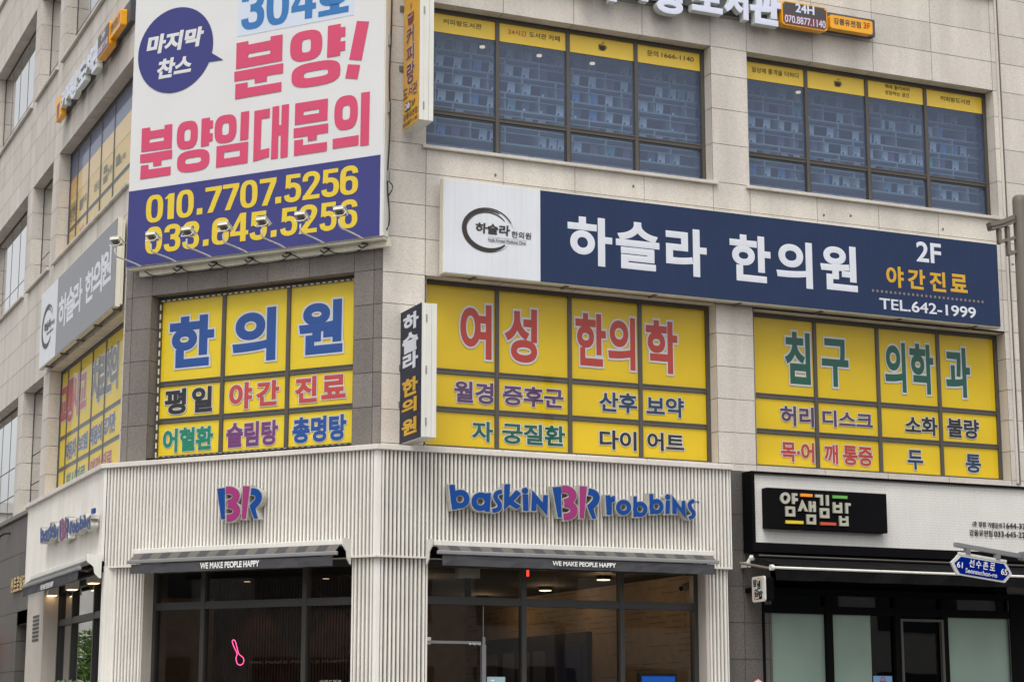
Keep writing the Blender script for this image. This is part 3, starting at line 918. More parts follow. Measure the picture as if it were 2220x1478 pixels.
def digit(g, ch, box, o, m):
    """bold condensed numeral built from strokes, fitted to a box"""
    u0, z0, u1, z1 = box
    mp = lambda p: (u0 + p[0] / .56 * (u1 - u0), z0 + p[1] * (z1 - z0))
    W = .172
    S = lambda pts, w=W: stroke(pts, w)
    E = lambda cx, cz, rx, rz, sup: ellipse(cx, cz, rx, rz, 36, sup)
    pcs = {
     '0': [(E(.28, .5, .28, .5, 2.7), [E(.28, .5, .108, .345, 2.9)])],
     '1': [([(0, .84), (.24, 1), (.56, 1), (.56, 0), (.17, 0), (.17, .82), (0, .80)], [])],
     '2': [(S([(.09, .66), (.10, .80), (.17, .89), (.28, .915), (.40, .89), (.47, .80), (.47, .68), (.42, .55), (.30, .37), (.12, .10)]), []), ([(0, 0), (.56, 0), (.56, .15), (.03, .15)], [])],
     '3': [(S([(.086, .72), (.10, .82), (.17, .90), (.28, .915), (.39, .90), (.46, .82), (.465, .72), (.43, .61), (.34, .55), (.22, .535)]), []), (S([(.22, .53), (.36, .51), (.45, .43), (.474, .30), (.45, .17), (.38, .10), (.28, .085), (.17, .10), (.10, .18), (.086, .29)]), [])],
     '4': [([(.30, 1), (.48, 1), (.48, .37), (.56, .37), (.56, .22), (.48, .22), (.48, 0), (.31, 0), (.31, .22), (0, .22), (0, .36)], [[(.31, .37), (.31, .74), (.15, .37)]])],
     '5': [([(.06, 1), (.53, 1), (.53, .85), (.22, .85), (.205, .56), (.045, .50)], []), (S([(.12, .55), (.20, .60), (.31, .61), (.42, .55), (.474, .43), (.474, .27), (.43, .14), (.33, .088), (.22, .09), (.12, .15), (.086, .28)]), [])],
     '6': [(E(.28, .32, .28, .32, 2.5), [E(.28, .32, .108, .18, 2.6)]), (S([(.47, .72), (.46, .81), (.40, .89), (.29, .915), (.18, .89), (.11, .80), (.088, .62), (.088, .34)]), [])],
     '7': [([(0, 1), (.56, 1), (.56, .85), (.27, 0), (.085, 0), (.36, .84), (0, .84)], [])]}[ch]
    for i, (a, h) in enumerate(pcs): g.poly([mp(p) for p in a], o - .00015 * i, m, holes=[[mp(p) for p in x] for x in h])

# big sale banner on the chamfer
BO = .20
bb = (0.13,7.215,3.849,7.224)
BU0, BU1, BZ0, BZ1 = bb[0], bb[2], (bb[1] + bb[3]) / 2, 13.3
ban = thing('sale_billboard', 'huge white and blue sale banner with pink lettering over the chamfered corner', 'billboard', fpoint('M', (BU0 + BU1) / 2, BO, BZ0))
g = G('M'); g.box(BU0 + .01, BU1 + .04, BZ0 + .005, BZ1, .06, BO - .012, 'white_metal'); g.build('box_frame', ban, bevel=.004)
g = G('M'); g.box(BU0 + .12, BU1 + .05, BZ0 - .10, BZ0 + .004, .012, .075, 'cream_metal'); g.box(BU0 + .02, BU1 + .03, BZ0 - .03, BZ0 + .003, .08, BO - .03, 'cream_metal'); g.build('base_strip', ban)
g = G('M')
zbl = (8.213 + 8.218) / 2
g.box(BU0, BU1 + .03, BZ0, BZ1, BO - .012, BO - .003, 'canvas_white')
g.box(BU0 + .004, BU1 - .004, BZ0 + .004, zbl, BO - .003, BO, 'canvas_blue')
g.poly([(1.74,10.025),(3.438,10.032),(3.435,10.632),(1.743,10.65)], BO, 'canvas_pale')
g.build('canvas', ban)
g = G('M'); q = BO + .003
E_ = lambda b, h, m, sup: g.poly(bell(b, 36, sup), q, m, holes=[bell(h, 36, sup + .8)])
def P_(pts, m='v_pink', holes=(), dq=0): g.poly(pts, q + dq, m, holes=holes)
# top line
digit(g, '3', (1.791,10.092,2.137,10.62), q, 'v_lblue'); digit(g, '0', (2.167,10.088,2.501,10.613), q, 'v_lblue'); digit(g, '4', (2.537,10.095,2.896,10.611), q, 'v_lblue')
E_((2.942,10.205,3.348,10.459), (3.085,10.279,3.216,10.373), 'v_lblue', 2.6)
P_([(3.097,10.222),(3.235,10.221),(3.233,10.15),(3.099,10.15)], 'v_lblue'); P_([(2.933,10.156),(3.37,10.166),(3.368,10.087),(2.933,10.088)], 'v_lblue', dq=.0006)
# second line
g.mark(); P_([(1.73,9.944),(1.908,9.945),(1.91,9.896),(2.239,9.901),(2.238,9.95),(2.417,9.949),(2.418,9.608),(1.731,9.603)], holes=[[(1.913,9.776),(2.239,9.778),(2.238,9.725),(1.909,9.722)]])
P_([(1.708,9.57),(2.436,9.574),(2.435,9.445),(2.2,9.447),(2.198,9.376),(2.017,9.374),(2.015,9.439),(1.712,9.444)])
P_([(1.73,9.405),(1.914,9.405),(1.916,9.332),(2.416,9.333),(2.416,9.213),(1.729,9.208)])
g.mark(); E_((2.532,9.553,2.998,9.943), (2.703,9.66,2.834,9.831), 'v_pink', 2.9)
P_([(3.076,9.951),(3.26,9.95),(3.259,9.902),(3.329,9.9),(3.328,9.779),(3.262,9.78),(3.259,9.721),(3.329,9.721),(3.329,9.6),(3.258,9.6),(3.259,9.545),(3.07,9.545)])
E_((2.561,9.208,3.266,9.518), (2.74,9.322,3.089,9.405), 'v_pink', 3.0)
g.mark(); P_([(3.489,9.947),(3.661,9.911),(3.562,9.435),(3.388,9.473)]); P_([(3.372,9.413),(3.545,9.379),(3.509,9.206),(3.336,9.243)])
# third line
g.mark(); P_([(0.304,9.026),(0.434,9.026),(0.436,8.974),(0.661,8.976),(0.659,9.023),(0.781,9.024),(0.782,8.705),(0.306,8.715)], holes=[[(0.431,8.869),(0.657,8.871),(0.656,8.82),(0.431,8.819)]])
P_([(0.292,8.682),(0.793,8.684),(0.792,8.569),(0.629,8.566),(0.63,8.5),(0.504,8.5),(0.501,8.563),(0.295,8.57)])
P_([(0.309,8.533),(0.43,8.534),(0.431,8.467),(0.778,8.466),(0.777,8.354),(0.305,8.354)])
g.mark(); E_((0.856,8.66,1.179,9.027), (0.972,8.763,1.069,8.92), 'v_pink', 2.9)
P_([(1.231,9.027),(1.358,9.027),(1.359,8.984),(1.407,8.984),(1.409,8.881),(1.361,8.881),(1.362,8.816),(1.407,8.816),(1.407,8.715),(1.356,8.713),(1.356,8.661),(1.231,8.661)])
E_((0.874,8.353,1.369,8.635), (0.999,8.46,1.242,8.537), 'v_pink', 3.0)
g.mark(); E_((1.434,8.662,1.765,9.027), (1.549,8.765,1.652,8.922), 'v_pink', 2.9)
P_([(1.825,9.027),(1.949,9.029),(1.946,8.665),(1.821,8.661)])
P_([(1.472,8.634),(1.947,8.634),(1.944,8.361),(1.47,8.358)], holes=[[(1.59,8.54),(1.825,8.541),(1.824,8.46),(1.589,8.46)]])
g.mark(); P_([(2.026,9.015),(2.256,9.016),(2.256,8.898),(2.136,8.896),(2.131,8.499),(2.26,8.509),(2.259,8.394),(2.025,8.364)])
P_([(2.293,9.03),(2.393,9.031),(2.393,8.78),(2.427,8.78),(2.428,9.033),(2.535,9.033),(2.531,8.362),(2.424,8.358),(2.423,8.653),(2.389,8.653),(2.389,8.361),(2.286,8.359)])
g.mark(); P_([(2.625,9.025),(3.095,9.022),(3.094,8.749),(2.624,8.749)], holes=[[(2.75,8.906),(2.973,8.908),(2.971,8.855),(2.746,8.855)]])
P_([(2.609,8.708),(3.107,8.707),(3.106,8.589),(2.946,8.588),(2.944,8.52),(2.817,8.517),(2.815,8.586),(2.61,8.589)])
P_([(2.62,8.553),(2.748,8.555),(2.748,8.477),(3.094,8.474),(3.092,8.36),(2.621,8.359)])
g.mark(); E_((3.19,8.59,3.522,9.021), (3.305,8.715,3.413,8.897), 'v_pink', 2.7)
P_([(3.174,8.498),(3.539,8.499),(3.538,8.374),(3.174,8.374)]); P_([(3.565,9.024),(3.687,9.023),(3.682,8.359),(3.562,8.358)])
# speech bubble
g.mark(); P_(bell((0.2,9.436,1.372,10.571), 56), 'canvas_blue'); P_([(1.317,9.899),(1.536,9.754),(1.265,9.763)], 'canvas_blue', dq=.0006)
text(g, '마지막', (0.325,9.996,1.237,10.255), q + .004, 'canvas_white', .05, shear=.16)
text(g, '찬스', (0.492,9.647,1.077,9.91), q + .004, 'canvas_white', .045, shear=.16)
# telephone numbers
g.mark()
for s, b in (('0', (0.417,7.762,0.683,8.122)), ('1', (0.71,7.777,0.852,8.11)), ('0', (0.887,7.77,1.152,8.129)),
             ('7', (1.325,7.788,1.572,8.117)), ('7', (1.586,7.79,1.83,8.12)), ('0', (1.848,7.783,2.104,8.134)), ('7', (2.133,7.781,2.378,8.123)),
             ('5', (2.491,7.778,2.736,8.128)), ('2', (2.754,7.784,3.002,8.132)), ('5', (3.024,7.779,3.273,8.125)), ('6', (3.289,7.773,3.542,8.133)),
             ('0', (0.422,7.357,0.684,7.707)), ('3', (0.714,7.357,0.966,7.708)), ('3', (0.996,7.357,1.249,7.71)),
             ('6', (1.44,7.363,1.696,7.705)), ('4', (1.714,7.368,1.982,7.729)), ('5', (2.0,7.359,2.252,7.72)),
             ('5', (2.446,7.364,2.691,7.715)), ('2', (2.717,7.366,2.972,7.719)), ('5', (3.009,7.361,3.247,7.712)), ('6', (3.291,7.361,3.539,7.714))):
    digit(g, s, b, q, 'canvas_yellow')
for pts in ([(1.203,7.864),(1.287,7.865),(1.286,7.785),(1.2,7.784)], [(2.367,7.868),(2.453,7.869),(2.451,7.789),(2.366,7.787)],
            [(1.311,7.45),(1.396,7.453),(1.393,7.372),(1.308,7.371)], [(2.312,7.455),(2.397,7.458),(2.394,7.374),(2.311,7.372)]):
    g.poly(pts, q, 'canvas_yellow')
g.build_parts('lettering', ban)
g = G('M')
for z in (7.9, 8.75, 9.6, 10.6): g.box(BU1 + .042, BU1 + .07, z, z + .13, .09, .13, 'aluminium')
g.build_pieces('hinge_clip', ban)

# cables under and beside the banner
g = G('M')
us = [0.356,0.902,1.435,1.971,2.519,3.067,3.6]
random.seed(3)
for a, b in zip(us, us[1:]):
    pts = [(a + (b - a) * t, BZ0 - .045 - .09 * math.sin(math.pi * t) - random.uniform(0, .02), .10 + .04 * math.sin(t * 5)) for t in (0, .2, .4, .6, .8, 1)]
    g.tube(spline(pts, 3), .008, 'cable', 5)
    g.tube(spline([(b - .10, BZ0 - .06, .1), (b - .03, BZ0 - .10, .13), (b + .04, BZ0 - .06, .12), (b - .05, BZ0 - .04, .11)], 3), .010, 'cable', 5)
tag(g.build('power_cable'), 'black cables looping along the strip under the big banner', 'cable')
g = G('M')
pts = [(BU1 + .062, 13.2, .1), (BU1 + .06, 11.4, .11), (BU1 + .075, 10.1, .11), (BU1 + .055, 9.2, .11), (BU1 + .07, 8.6, .11), (BU1 + .05, 7.9, .12), (BU1 + .075, 7.5, .11), (BU1 + .05, 7.32, .11), (BU1 - .1, 7.22, .1)]
g.tube(spline(pts, 3), .010, 'cable', 5)
g.tube(spline([(BU1 + .07, 7.9, .12), (BU1 + .12, 7.82, .11), (BU1 + .06, 7.72, .11)], 3), .008, 'cable', 5)
tag(g.build('power_cable'), 'black cable hanging down the right edge of the big banner', 'cable')

# floodlights on arms under the banner
def make_floodlight(u, label):
    z = BZ0 - .012
    t = thing('floodlight', label, 'floodlight', fpoint('M', u, .10, z), 'floodlights along the foot of the banner')
    g = G('M'); g.tube(spline([(u, z, .10), (u, z + .02, .30), (u, z + .03, .58), (u, z + .03, .64), (u, z + .045, .69), (u, z + .09, .71), (u, z + .13, .71)], 3), .011, 'white_metal', 8); g.build('arm', t, smooth=True)
    def head(u_, z_, o_):       # tilted to shine at the banner
        c, s = math.cos(rad(28)), math.sin(rad(28))
        u_, z_, o_ = u_ * .66, z_ * .66, o_ * .66; return (u + u_, z + .215 + o_ * s + z_ * c, .70 + o_ * c - z_ * s)
    def hbox(g, u0, u1, z0, z1, o0, o1, m):
        a = [g.pt(*head(x, y, o)) for o in (o0, o1) for (x, y) in ((u0, z0), (u1, z0), (u1, z1), (u0, z1))]
        for f in ((4, 5, 6, 7), (3, 2, 1, 0), (0, 1, 5, 4), (1, 2, 6, 5), (2, 3, 7, 6), (3, 0, 4, 7)):
            g.f.append([a[k] for k in f]); g.m.append(g.mi(m))
    g = G('M'); hbox(g, -.105, .105, -.005, .05, -.12, .08, 'cream_metal'); hbox(g, -.12, .12, .05, .066, -.14, .09, 'white_metal'); hbox(g, -.07, .07, .066, .08, -.06, .06, 'white_metal'); g.build('lamp_head', t, bevel=.006)
    g = G('M'); hbox(g, -.085, .085, -.012, -.006, -.10, .06, 'steel'); hbox(g, -.05, .05, -.03, -.012, -.05, .04, 'frame'); g.build('lens', t)
    g = G('M')
    for s in (-1, 1): g.tube([head(s * .115, .02, -.02), head(s * .115, -.06, .0), head(s * .09, -.10, .01)], .005, 'white_metal', 6)
    g.tube([head(-.09, -.10, .01), head(.09, -.10, .01)], .007, 'white_metal', 6); g.build('yoke', t)
    return t
FL = ['leftmost floodlight on an arm, in front of the grey clinic sign', 'floodlight on an arm in front of the first 0 of the lower telephone number', 'floodlight on an arm between the two 3s of the lower telephone number',
      'floodlight on an arm in front of the 6 of the lower number', 'floodlight on an arm in front of the 45 of the lower number', 'floodlight on an arm before the 52 of the lower number', 'rightmost floodlight on an arm, in front of the last 56']
fl0 = make_floodlight(us[0], FL[0])
for u, lb in zip(us[1:], FL[1:]):
    c = fl0.copy(); col.objects.link(c); c.location = fpoint('M', u, .10, BZ0 - .012); c['label'] = lb
    for ch in fl0.children:
        d = ch.copy(); col.objects.link(d); d.parent = c

# long clinic sign on the main facade
SO1 = .20
sb = (0.704,6.856,8.873,8.003)
t = thing('clinic_sign', 'long navy and silver clinic sign with white lettering above the second-floor windows', 'sign', fpoint('R', (sb[0] + sb[2]) / 2, SO1, sb[1]))
SZ0, SZ1 = sb[1], (sb[3] + 8.003) / 2
sx = 1.974
g = G('R'); g.box(sb[0] - .012, sb[2] + .012, SZ0 - .012, SZ1 + .012, .08, SO1 - .008, 'cream_metal'); g.build('box_frame', t)
g = G('R'); g.box(sb[0], sx, SZ0, SZ1, SO1 - .008, SO1, 'sign_silver'); g.box(sx + .001, sb[2], SZ0, SZ1, SO1 - .008, SO1, 'sign_navy'); g.build('face_panel', t)
g = G('R'); q = SO1 + .003
for s, b in (('하', (2.345,7.12,2.96,7.737)), ('슬', (3.011,7.127,3.626,7.739)), ('라', (3.718,7.113,4.307,7.731)),
             ('한', (4.646,7.123,5.252,7.736)), ('의', (5.337,7.109,5.885,7.723)), ('원', (6.006,7.129,6.579,7.738))):
    text(g, s, b, q, 'sign_text', .033)
text(g, '2F', (7.533,7.64,7.935,7.92), q, 'sign_text', .022)
for s, b in (('야', (7.036,7.249,7.312,7.538)), ('간', (7.378,7.256,7.658,7.53)), ('진', (7.727,7.253,7.993,7.527)), ('료', (8.069,7.274,8.348,7.524))):
    text(g, s, b, q, 'v_amber', .032)
text(g, 'TEL.642-1999', (6.913,6.935,8.468,7.088), q, 'sign_text', .018)
d0, d1 = (6.815,7.17), (8.586,7.181)
for i in range(26):
    k = i / 25; g.poly(ellipse(d0[0] + (d1[0] - d0[0]) * k, (d0[1] + d1[1]) / 2, .018, .020, 12), q, 'v_dots')
def brush_ring(g, c, rx, rz, o, m, r=random.Random(5)):
    """open brush circle: strokes of uneven width following the circle"""
    def arc(a0, a1, k, w0, w1, o):
        n = 26; pts = []
        for i in range(n + 1):
            a = math.radians(a0 + (a1 - a0) * i / n); pts.append((c[0] + rx * k * math.cos(a), c[1] + rz * k * math.sin(a)))
        L_, R_ = [], []
        for i, p in enumerate(pts):
            t_ = i / n; w = (w0 + (w1 - w0) * t_) * math.sin(math.pi * min(1, .08 + t_ * .9)) ** .6
            a = math.radians(a0 + (a1 - a0) * t_); dx, dz = math.cos(a), math.sin(a)
            L_.append((p[0] + dx * w / 2, p[1] + dz * w / 2)); R_.append((p[0] - dx * w / 2, p[1] - dz * w / 2))
        g.poly(L_ + R_[::-1], o, m)
    s = rx
    arc(60, 318, .90, .10 * s, .24 * s, o); arc(25, 205, .985, .045 * s, .02 * s, o + .0005); arc(35, 170, .80, .07 * s, .03 * s, o + .001)
    arc(8, 100, 1.0, .012 * s, .02 * s, o + .0015); arc(150, 322, 1.0, .02 * s, .03 * s, o + .002); arc(16, 80, .95, .012 * s, .015 * s, o + .0025)
b = (0.933,7.16,1.574,7.696)
brush_ring(g, ((b[0] + b[2]) / 2 + .02, (b[1] + b[3]) / 2), (b[2] - b[0]) / 2 * 1.06, (b[3] - b[1]) / 2 * 1.03, q, 'v_ink')
text(g, '하슬라', (1.105,7.379,1.57,7.51), q + .004, 'v_ink', .035, shear=.06)
text(g, '한의원', (1.584,7.364,1.851,7.449), q + .004, 'v_ink', .02, shear=.05)
text(g, 'Hasla Korean Medicine Clinic', (1.276,7.296,1.781,7.331), q + .004, 'v_ink', .01)
b = (1.276,7.296,1.785,7.335)
g.quad(b[0], b[1] - .012, b[2], b[1] - .008, q + .004, 'v_ink'); g.quad(b[0], b[3] + .006, b[2], b[3] + .009, q + .004, 'v_ink')
g.build_parts('lettering', t)
g = G('R')
for k in range(7):
    u = sb[0] + .4 + k * (sb[2] - sb[0] - .8) / 6
    g.box(u, u + .04, SZ0 - .03, SZ0 - .013, .004, .17, 'steel_brown')
g.build_pieces('bracket', t)

# clinic sign on the west facade
LSO = .13
sz0 = (6.78 + 6.808) / 2; sz1 = (7.928 + 7.956) / 2
su0 = (-5.172 + -5.196) / 2; su1 = (-0.094 + -0.102) / 2
sxl = (-3.936 + -3.936) / 2
t = thing('clinic_sign', 'grey clinic sign with white lettering on the west wall', 'sign', fpoint('L', (su0 + su1) / 2, LSO, sz0))
g = G('L'); g.box(su0 - .01, su1 + .01, sz0 - .01, sz1 + .01, .062, LSO - .006, 'cream_metal'); g.box(su0 + .1, su1 + .025, sz0 + .02, sz1 - .02, .03, .06, 'cream_metal'); g.build('box_frame', t)
g = G('L'); g.box(su0, sxl, sz0, sz1, LSO - .006, LSO, 'sign_silver'); g.box(sxl + .001, su1, sz0, sz1, LSO - .006, LSO, 'sign_grey'); g.build('face_panel', t)
g = G('L'); q = LSO + .003
for s, b in (('하', (-3.786,7.122,-3.186,7.614)), ('슬', (-3.258,7.137,-2.664,7.617)), ('라', (-2.739,7.129,-2.14,7.611)),
             ('한', (-1.963,7.149,-1.393,7.597)), ('의', (-1.463,7.136,-0.868,7.635)), ('원', (-0.938,7.18,-0.344,7.639))):
    text(g, s, b, q, 'sign_text', .033)
b = (-5.062,7.027,-4.197,7.681)
brush_ring(g, ((b[0] + b[2]) / 2, (b[1] + b[3]) / 2), (b[2] - b[0]) / 2, (b[3] - b[1]) / 2, q, 'v_ink')
text(g, '하슬라', (-4.854,7.29,-4.356,7.433), q + .004, 'v_ink', .035); text(g, '한의원', (-4.358,7.306,-4.075,7.376), q + .004, 'v_ink', .02)
text(g, 'Hasla Korean Medicine Clinic', (-4.638,7.217,-4.152,7.258), q + .004, 'v_ink', .006)
g.build_parts('lettering', t)
g = G('L')
for k in range(5):
    u = su0 + .4 + k * (su1 - su0 - .6) / 4; g.box(u, u + .05, sz0 - .035, sz0 - .012, .004, .11, 'steel_brown')
g.build_pieces('bracket', t)

# projecting box signs
def rel(face_x): return (face_x, 0.0)
def projecting(name_label, x, w, o0, o1, z0, z1, facem):
    t = thing('projecting_sign', name_label, 'sign', (x + w / 2, -(o0 + o1) / 2, z0))
    g = G('R'); g.box(x + .006, x + w, z0, z1, o0, o1 - .012, 'white_metal'); g.build('sign_box', t, bevel=.004)
    g = G('R')
    g.box(x + .004, x + w * .30, z0 + .002, z1 - .002, o1 - .011, o1, 'white_metal'); g.box(x + w * .315, x + w * .66, z0 + .004, z1 - .004, o1 - .011, o1 - .004, 'white_metal'); g.box(x + w * .675, x + w - .002, z0 + .002, z1 - .002, o1 - .011, o1, 'white_metal')
    g.build('edge_trim', t)
    g = G('R')
    for z in (z0 + .18, (z0 + z1) / 2, z1 - .18):
        g.box(x + w * .27, x + w * .37, z - .045, z + .045, o1 - .003, o1 + .004, 'aluminium')
    g.build_pieces('hinge', t)
    g = G('R')
    for z in (z0 + (z1 - z0) * .3, z0 + (z1 - z0) * .58): g.box(x + .04, x + .08, z - .02, z + .02, .002, o0 + .01, 'steel_brown'); g.box(x - .02, x + .1, z - .035, z + .035, .002, .014, 'steel_brown')
    g.build_pieces('bracket', t)
    g = G(rel(x)); g.box(o0, o1 - .002, z0, z1, .0, .004, facem); g.build('face_panel', t)
    return t
zb = (0.625,8.565)
o_out = zb[0]; o_in = 0.107
t = projecting('orange projecting library sign hung at the corner beside the third-floor window', .20, .185, o_in, o_out, zb[1], 11.3, 'orange_face')
g = G(rel(.20)); q = .010
def pv(s, b, m, bold=.03, out=.0): text(g, s, b, q, m, bold, out)
pv('커', (0.204,9.59,0.455,9.815), 'brown_face', .03, .03); pv('피', (0.211,9.369,0.467,9.575), 'brown_face', .03, .03); pv('랑', (0.233,9.087,0.489,9.355), 'brown_face', .03, .03)
pv('도', (0.124,8.944,0.266,9.066), 'brown_face', .012, .012); pv('서', (0.285,8.934,0.422,9.067), 'brown_face', .012, .012); pv('관', (0.44,8.917,0.583,9.064), 'brown_face', .012, .012)
g.poly([(0.189,8.884),(0.362,8.88),(0.365,8.768),(0.193,8.772)], q, 'dark_face'); text(g, '24h', (0.199,8.789,0.355,8.872), q + .003, 'vinyl_white', .04)
pv('3F', (0.396,8.789,0.519,8.858), 'dark_face', .012); pv('강릉유천점', (0.133,8.667,0.589,8.748), 'dark_face', .012); pv('070.8877.1140', (0.124,8.588,0.591,8.64), 'dark_face', .01)
g.poly([(0.237,9.989),(0.451,9.97),(0.438,9.862),(0.367,9.832),(0.266,9.848)], q, 'brown_face')
g.poly(stroke([(0.25,9.955),(0.327,9.935),(0.427,9.943)], .008), q + .001, 'vinyl_white')
for x in (0, 12): g.poly(stroke([(0.318,10.027),(0.339,10.05),(0.323,10.073),(0.36,10.09)], .008), q + .0005 * x, 'brown_face') if x == 0 else g.poly(stroke([(0.362,10.03),(0.38,10.048),(0.36,10.078),(0.391,10.091)], .008), q + .001, 'brown_face')
g.build_parts('lettering', t)
zb = (0.673,4.781); zt = (0.681,6.35)
o_out = (zb[0] + zt[0]) / 2; o_in = (-0.019 + 0.0) / 2
t = projecting('navy projecting clinic sign with white and yellow letters at the corner', .24, .19, o_in, o_out, zb[1], zt[1], 'sign_navy_dark')
g = G(rel(.24))
for s, b, m in (('하', (0.098,6.084,0.6,6.285), 'sign_text'), ('슬', (0.08,5.823,0.586,6.058), 'sign_text'), ('라', (0.097,5.617,0.592,5.819), 'sign_text'),
                ('한', (0.089,5.306,0.593,5.515), 'v_amber'), ('의', (0.078,5.106,0.564,5.277), 'v_amber'), ('원', (0.085,4.852,0.57,5.042), 'v_amber')):
    text(g, s, b, q, m, .045)
g.build_parts('lettering', t)

# library channel-letter sign on the main facade
def letter_solid(parent, face, s, b, o_front, o_back, m, mside, bold=.045, name='letter'):
    g = G(face); text(g, s, b, o_front, m, bold, back=o_back, mside=mside); return g.build(name, parent)
rz1 = 10.923; rz0 = 10.76
t = thing('library_sign', 'white channel-letter library sign with orange boxes on the main facade', 'sign', fpoint('R', 4.6, .2, rz0))
ru1 = 7.064
g = G('R'); g.box(1.2, ru1, rz0, rz0 + .24, .01, .11, 'rail'); g.build('mounting_rail', t)
for s, b in (('커', (2.588,10.604,3.053,10.994)), ('피', (3.08,10.676,3.508,11.023)), ('랑', (3.59,10.564,4.086,11.023)), ('도', (4.154,10.668,4.609,11.062)),
             ('서', (4.63,10.648,5.001,11.086)), ('관', (5.024,10.628,5.506,11.106))):
    letter_solid(t, 'R', s, b, .22, .112, 'acrylic', 'acrylic_side', .05)
b = (5.518,10.68,6.204,10.992)
g = G('R'); g.poly(rr((b[0] - .012, b[1] - .012, b[2] + .012, b[3] + .012), .05), .232, 'orange', back=.111); bx = g.build('sign_box', t)
zm = 10.821
g = G('R')
P = rr(b, .045)
cut = lambda pts, lo, hi: [(u, min(max(z, lo), hi)) for u, z in pts]
g.box(b[0] + .004, b[2] - .004, b[1] + .03, zm, .233, .237, 'maroon'); g.box(b[0] + .03, b[2] - .03, b[1] + .004, b[1] + .03, .233, .2365, 'maroon')
g.box(b[0] + .004, b[2] - .004, zm, b[3] - .03, .233, .237, 'dark_face'); g.box(b[0] + .03, b[2] - .03, b[3] - .03, b[3] - .004, .233, .2365, 'dark_face')
g.build('face_panel', bx)
g = G('R'); text(g, '24H', (5.714,10.865,6.01,10.988), .243, 'acrylic', .03); text(g, '070.8877.1140', (5.545,10.702,6.181,10.807), .243, 'acrylic', .016); g.build_parts('lettering', bx)
b = (6.271,10.737,6.949,10.926)
g = G('R'); g.poly(rr(b, .03), .22, 'orange', back=.111); bx = g.build('sign_box', t)
g = G('R'); text(g, '강릉유천점', (6.324,10.797,6.759,10.889), .224, 'dark_face', .025); text(g, '3F', (6.801,10.806,6.909,10.893), .224, 'v_red_r', .02); g.build_parts('lettering', bx)

# the same sign on the west facade
WO = .16
t = thing('library_sign', 'channel-letter library sign with orange boxes on the west wall', 'sign', fpoint('L', -3, WO, 10.4))
r0 = (-4.452,10.57); r1 = (-0.331,10.649)
g = G('L'); g.box(r0[0] - .1, -.06, (r0[1] + r1[1]) / 2, (r0[1] + r1[1]) / 2 + .30, .01, .075, 'rail'); g.build('mounting_rail', t)
b = (-4.607,10.492,-4.2,10.847)
g = G('L'); g.poly(rr(b, .03), WO, 'orange', back=.076); bx = g.build('sign_box', t)
g = G('L'); c0 = ((b[0] + b[2]) / 2, (b[1] + b[3]) / 2); w2 = (b[2] - b[0]) / 2
g.poly([(c0[0] - w2 * .5, c0[1] + .06), (c0[0] + w2 * .5, c0[1] + .06), (c0[0] + w2 * .35, c0[1] - .16), (c0[0] - w2 * .35, c0[1] - .16)], WO + .003, 'brown_face'); g.build('cup_emblem', bx)
for s, b in (('커', (-4.221,10.565,-3.826,10.843)), ('피', (-3.859,10.572,-3.46,10.848)), ('랑', (-3.496,10.493,-3.006,10.87)), ('도', (-2.966,10.527,-2.473,10.841)), ('서', (-2.489,10.561,-2.068,10.867)), ('관', (-2.102,10.463,-1.625,10.868))):
    letter_solid(t, 'L', s, b, WO, .076, 'acrylic', 'acrylic_side', .05)
b = (-1.565,10.511,-0.843,10.861)
g = G('L'); g.poly(rr(b, .04), .18, 'orange', back=.076); bx = g.build('sign_box', t)
um = b[0] + (b[2] - b[0]) * .56
zm = b[1] + (b[3] - b[1]) * .5
g = G('L'); g.box(b[0] + .02, b[2] - .02, b[1] + .02, zm, .181, .184, 'maroon'); g.box(b[0] + .02, b[2] - .02, zm, b[3] - .02, .181, .184, 'dark_face'); g.build('face_panel', bx)
g = G('L'); w_ = b[2] - b[0]; h_ = b[3] - b[1]
text(g, '24H', (b[0] + w_ * .35, zm + h_ * .08, b[0] + w_ * .68, b[3] - h_ * .1), .189, 'acrylic', .03); text(g, '070.8877.1140', (b[0] + w_ * .07, b[1] + h_ * .1, b[2] - w_ * .07, zm - h_ * .1), .189, 'acrylic', .016); g.build_parts('lettering', bx)
b = (-0.932,10.596,-0.256,10.833)
g = G('L'); g.poly(rr(b, .03), WO, 'orange', back=.076); bx = g.build('sign_box', t)
g = G('L'); w_ = b[2] - b[0]; h_ = b[3] - b[1]
text(g, '강릉유천점', (b[0] + w_ * .08, b[1] + h_ * .25, b[0] + w_ * .74, b[3] - h_ * .2), WO + .004, 'dark_face', .025); text(g, '3F', (b[0] + w_ * .8, b[1] + h_ * .25, b[2] - w_ * .07, b[3] - h_ * .2), WO + .004, 'v_red_r', .02); g.build_parts('lettering', bx)

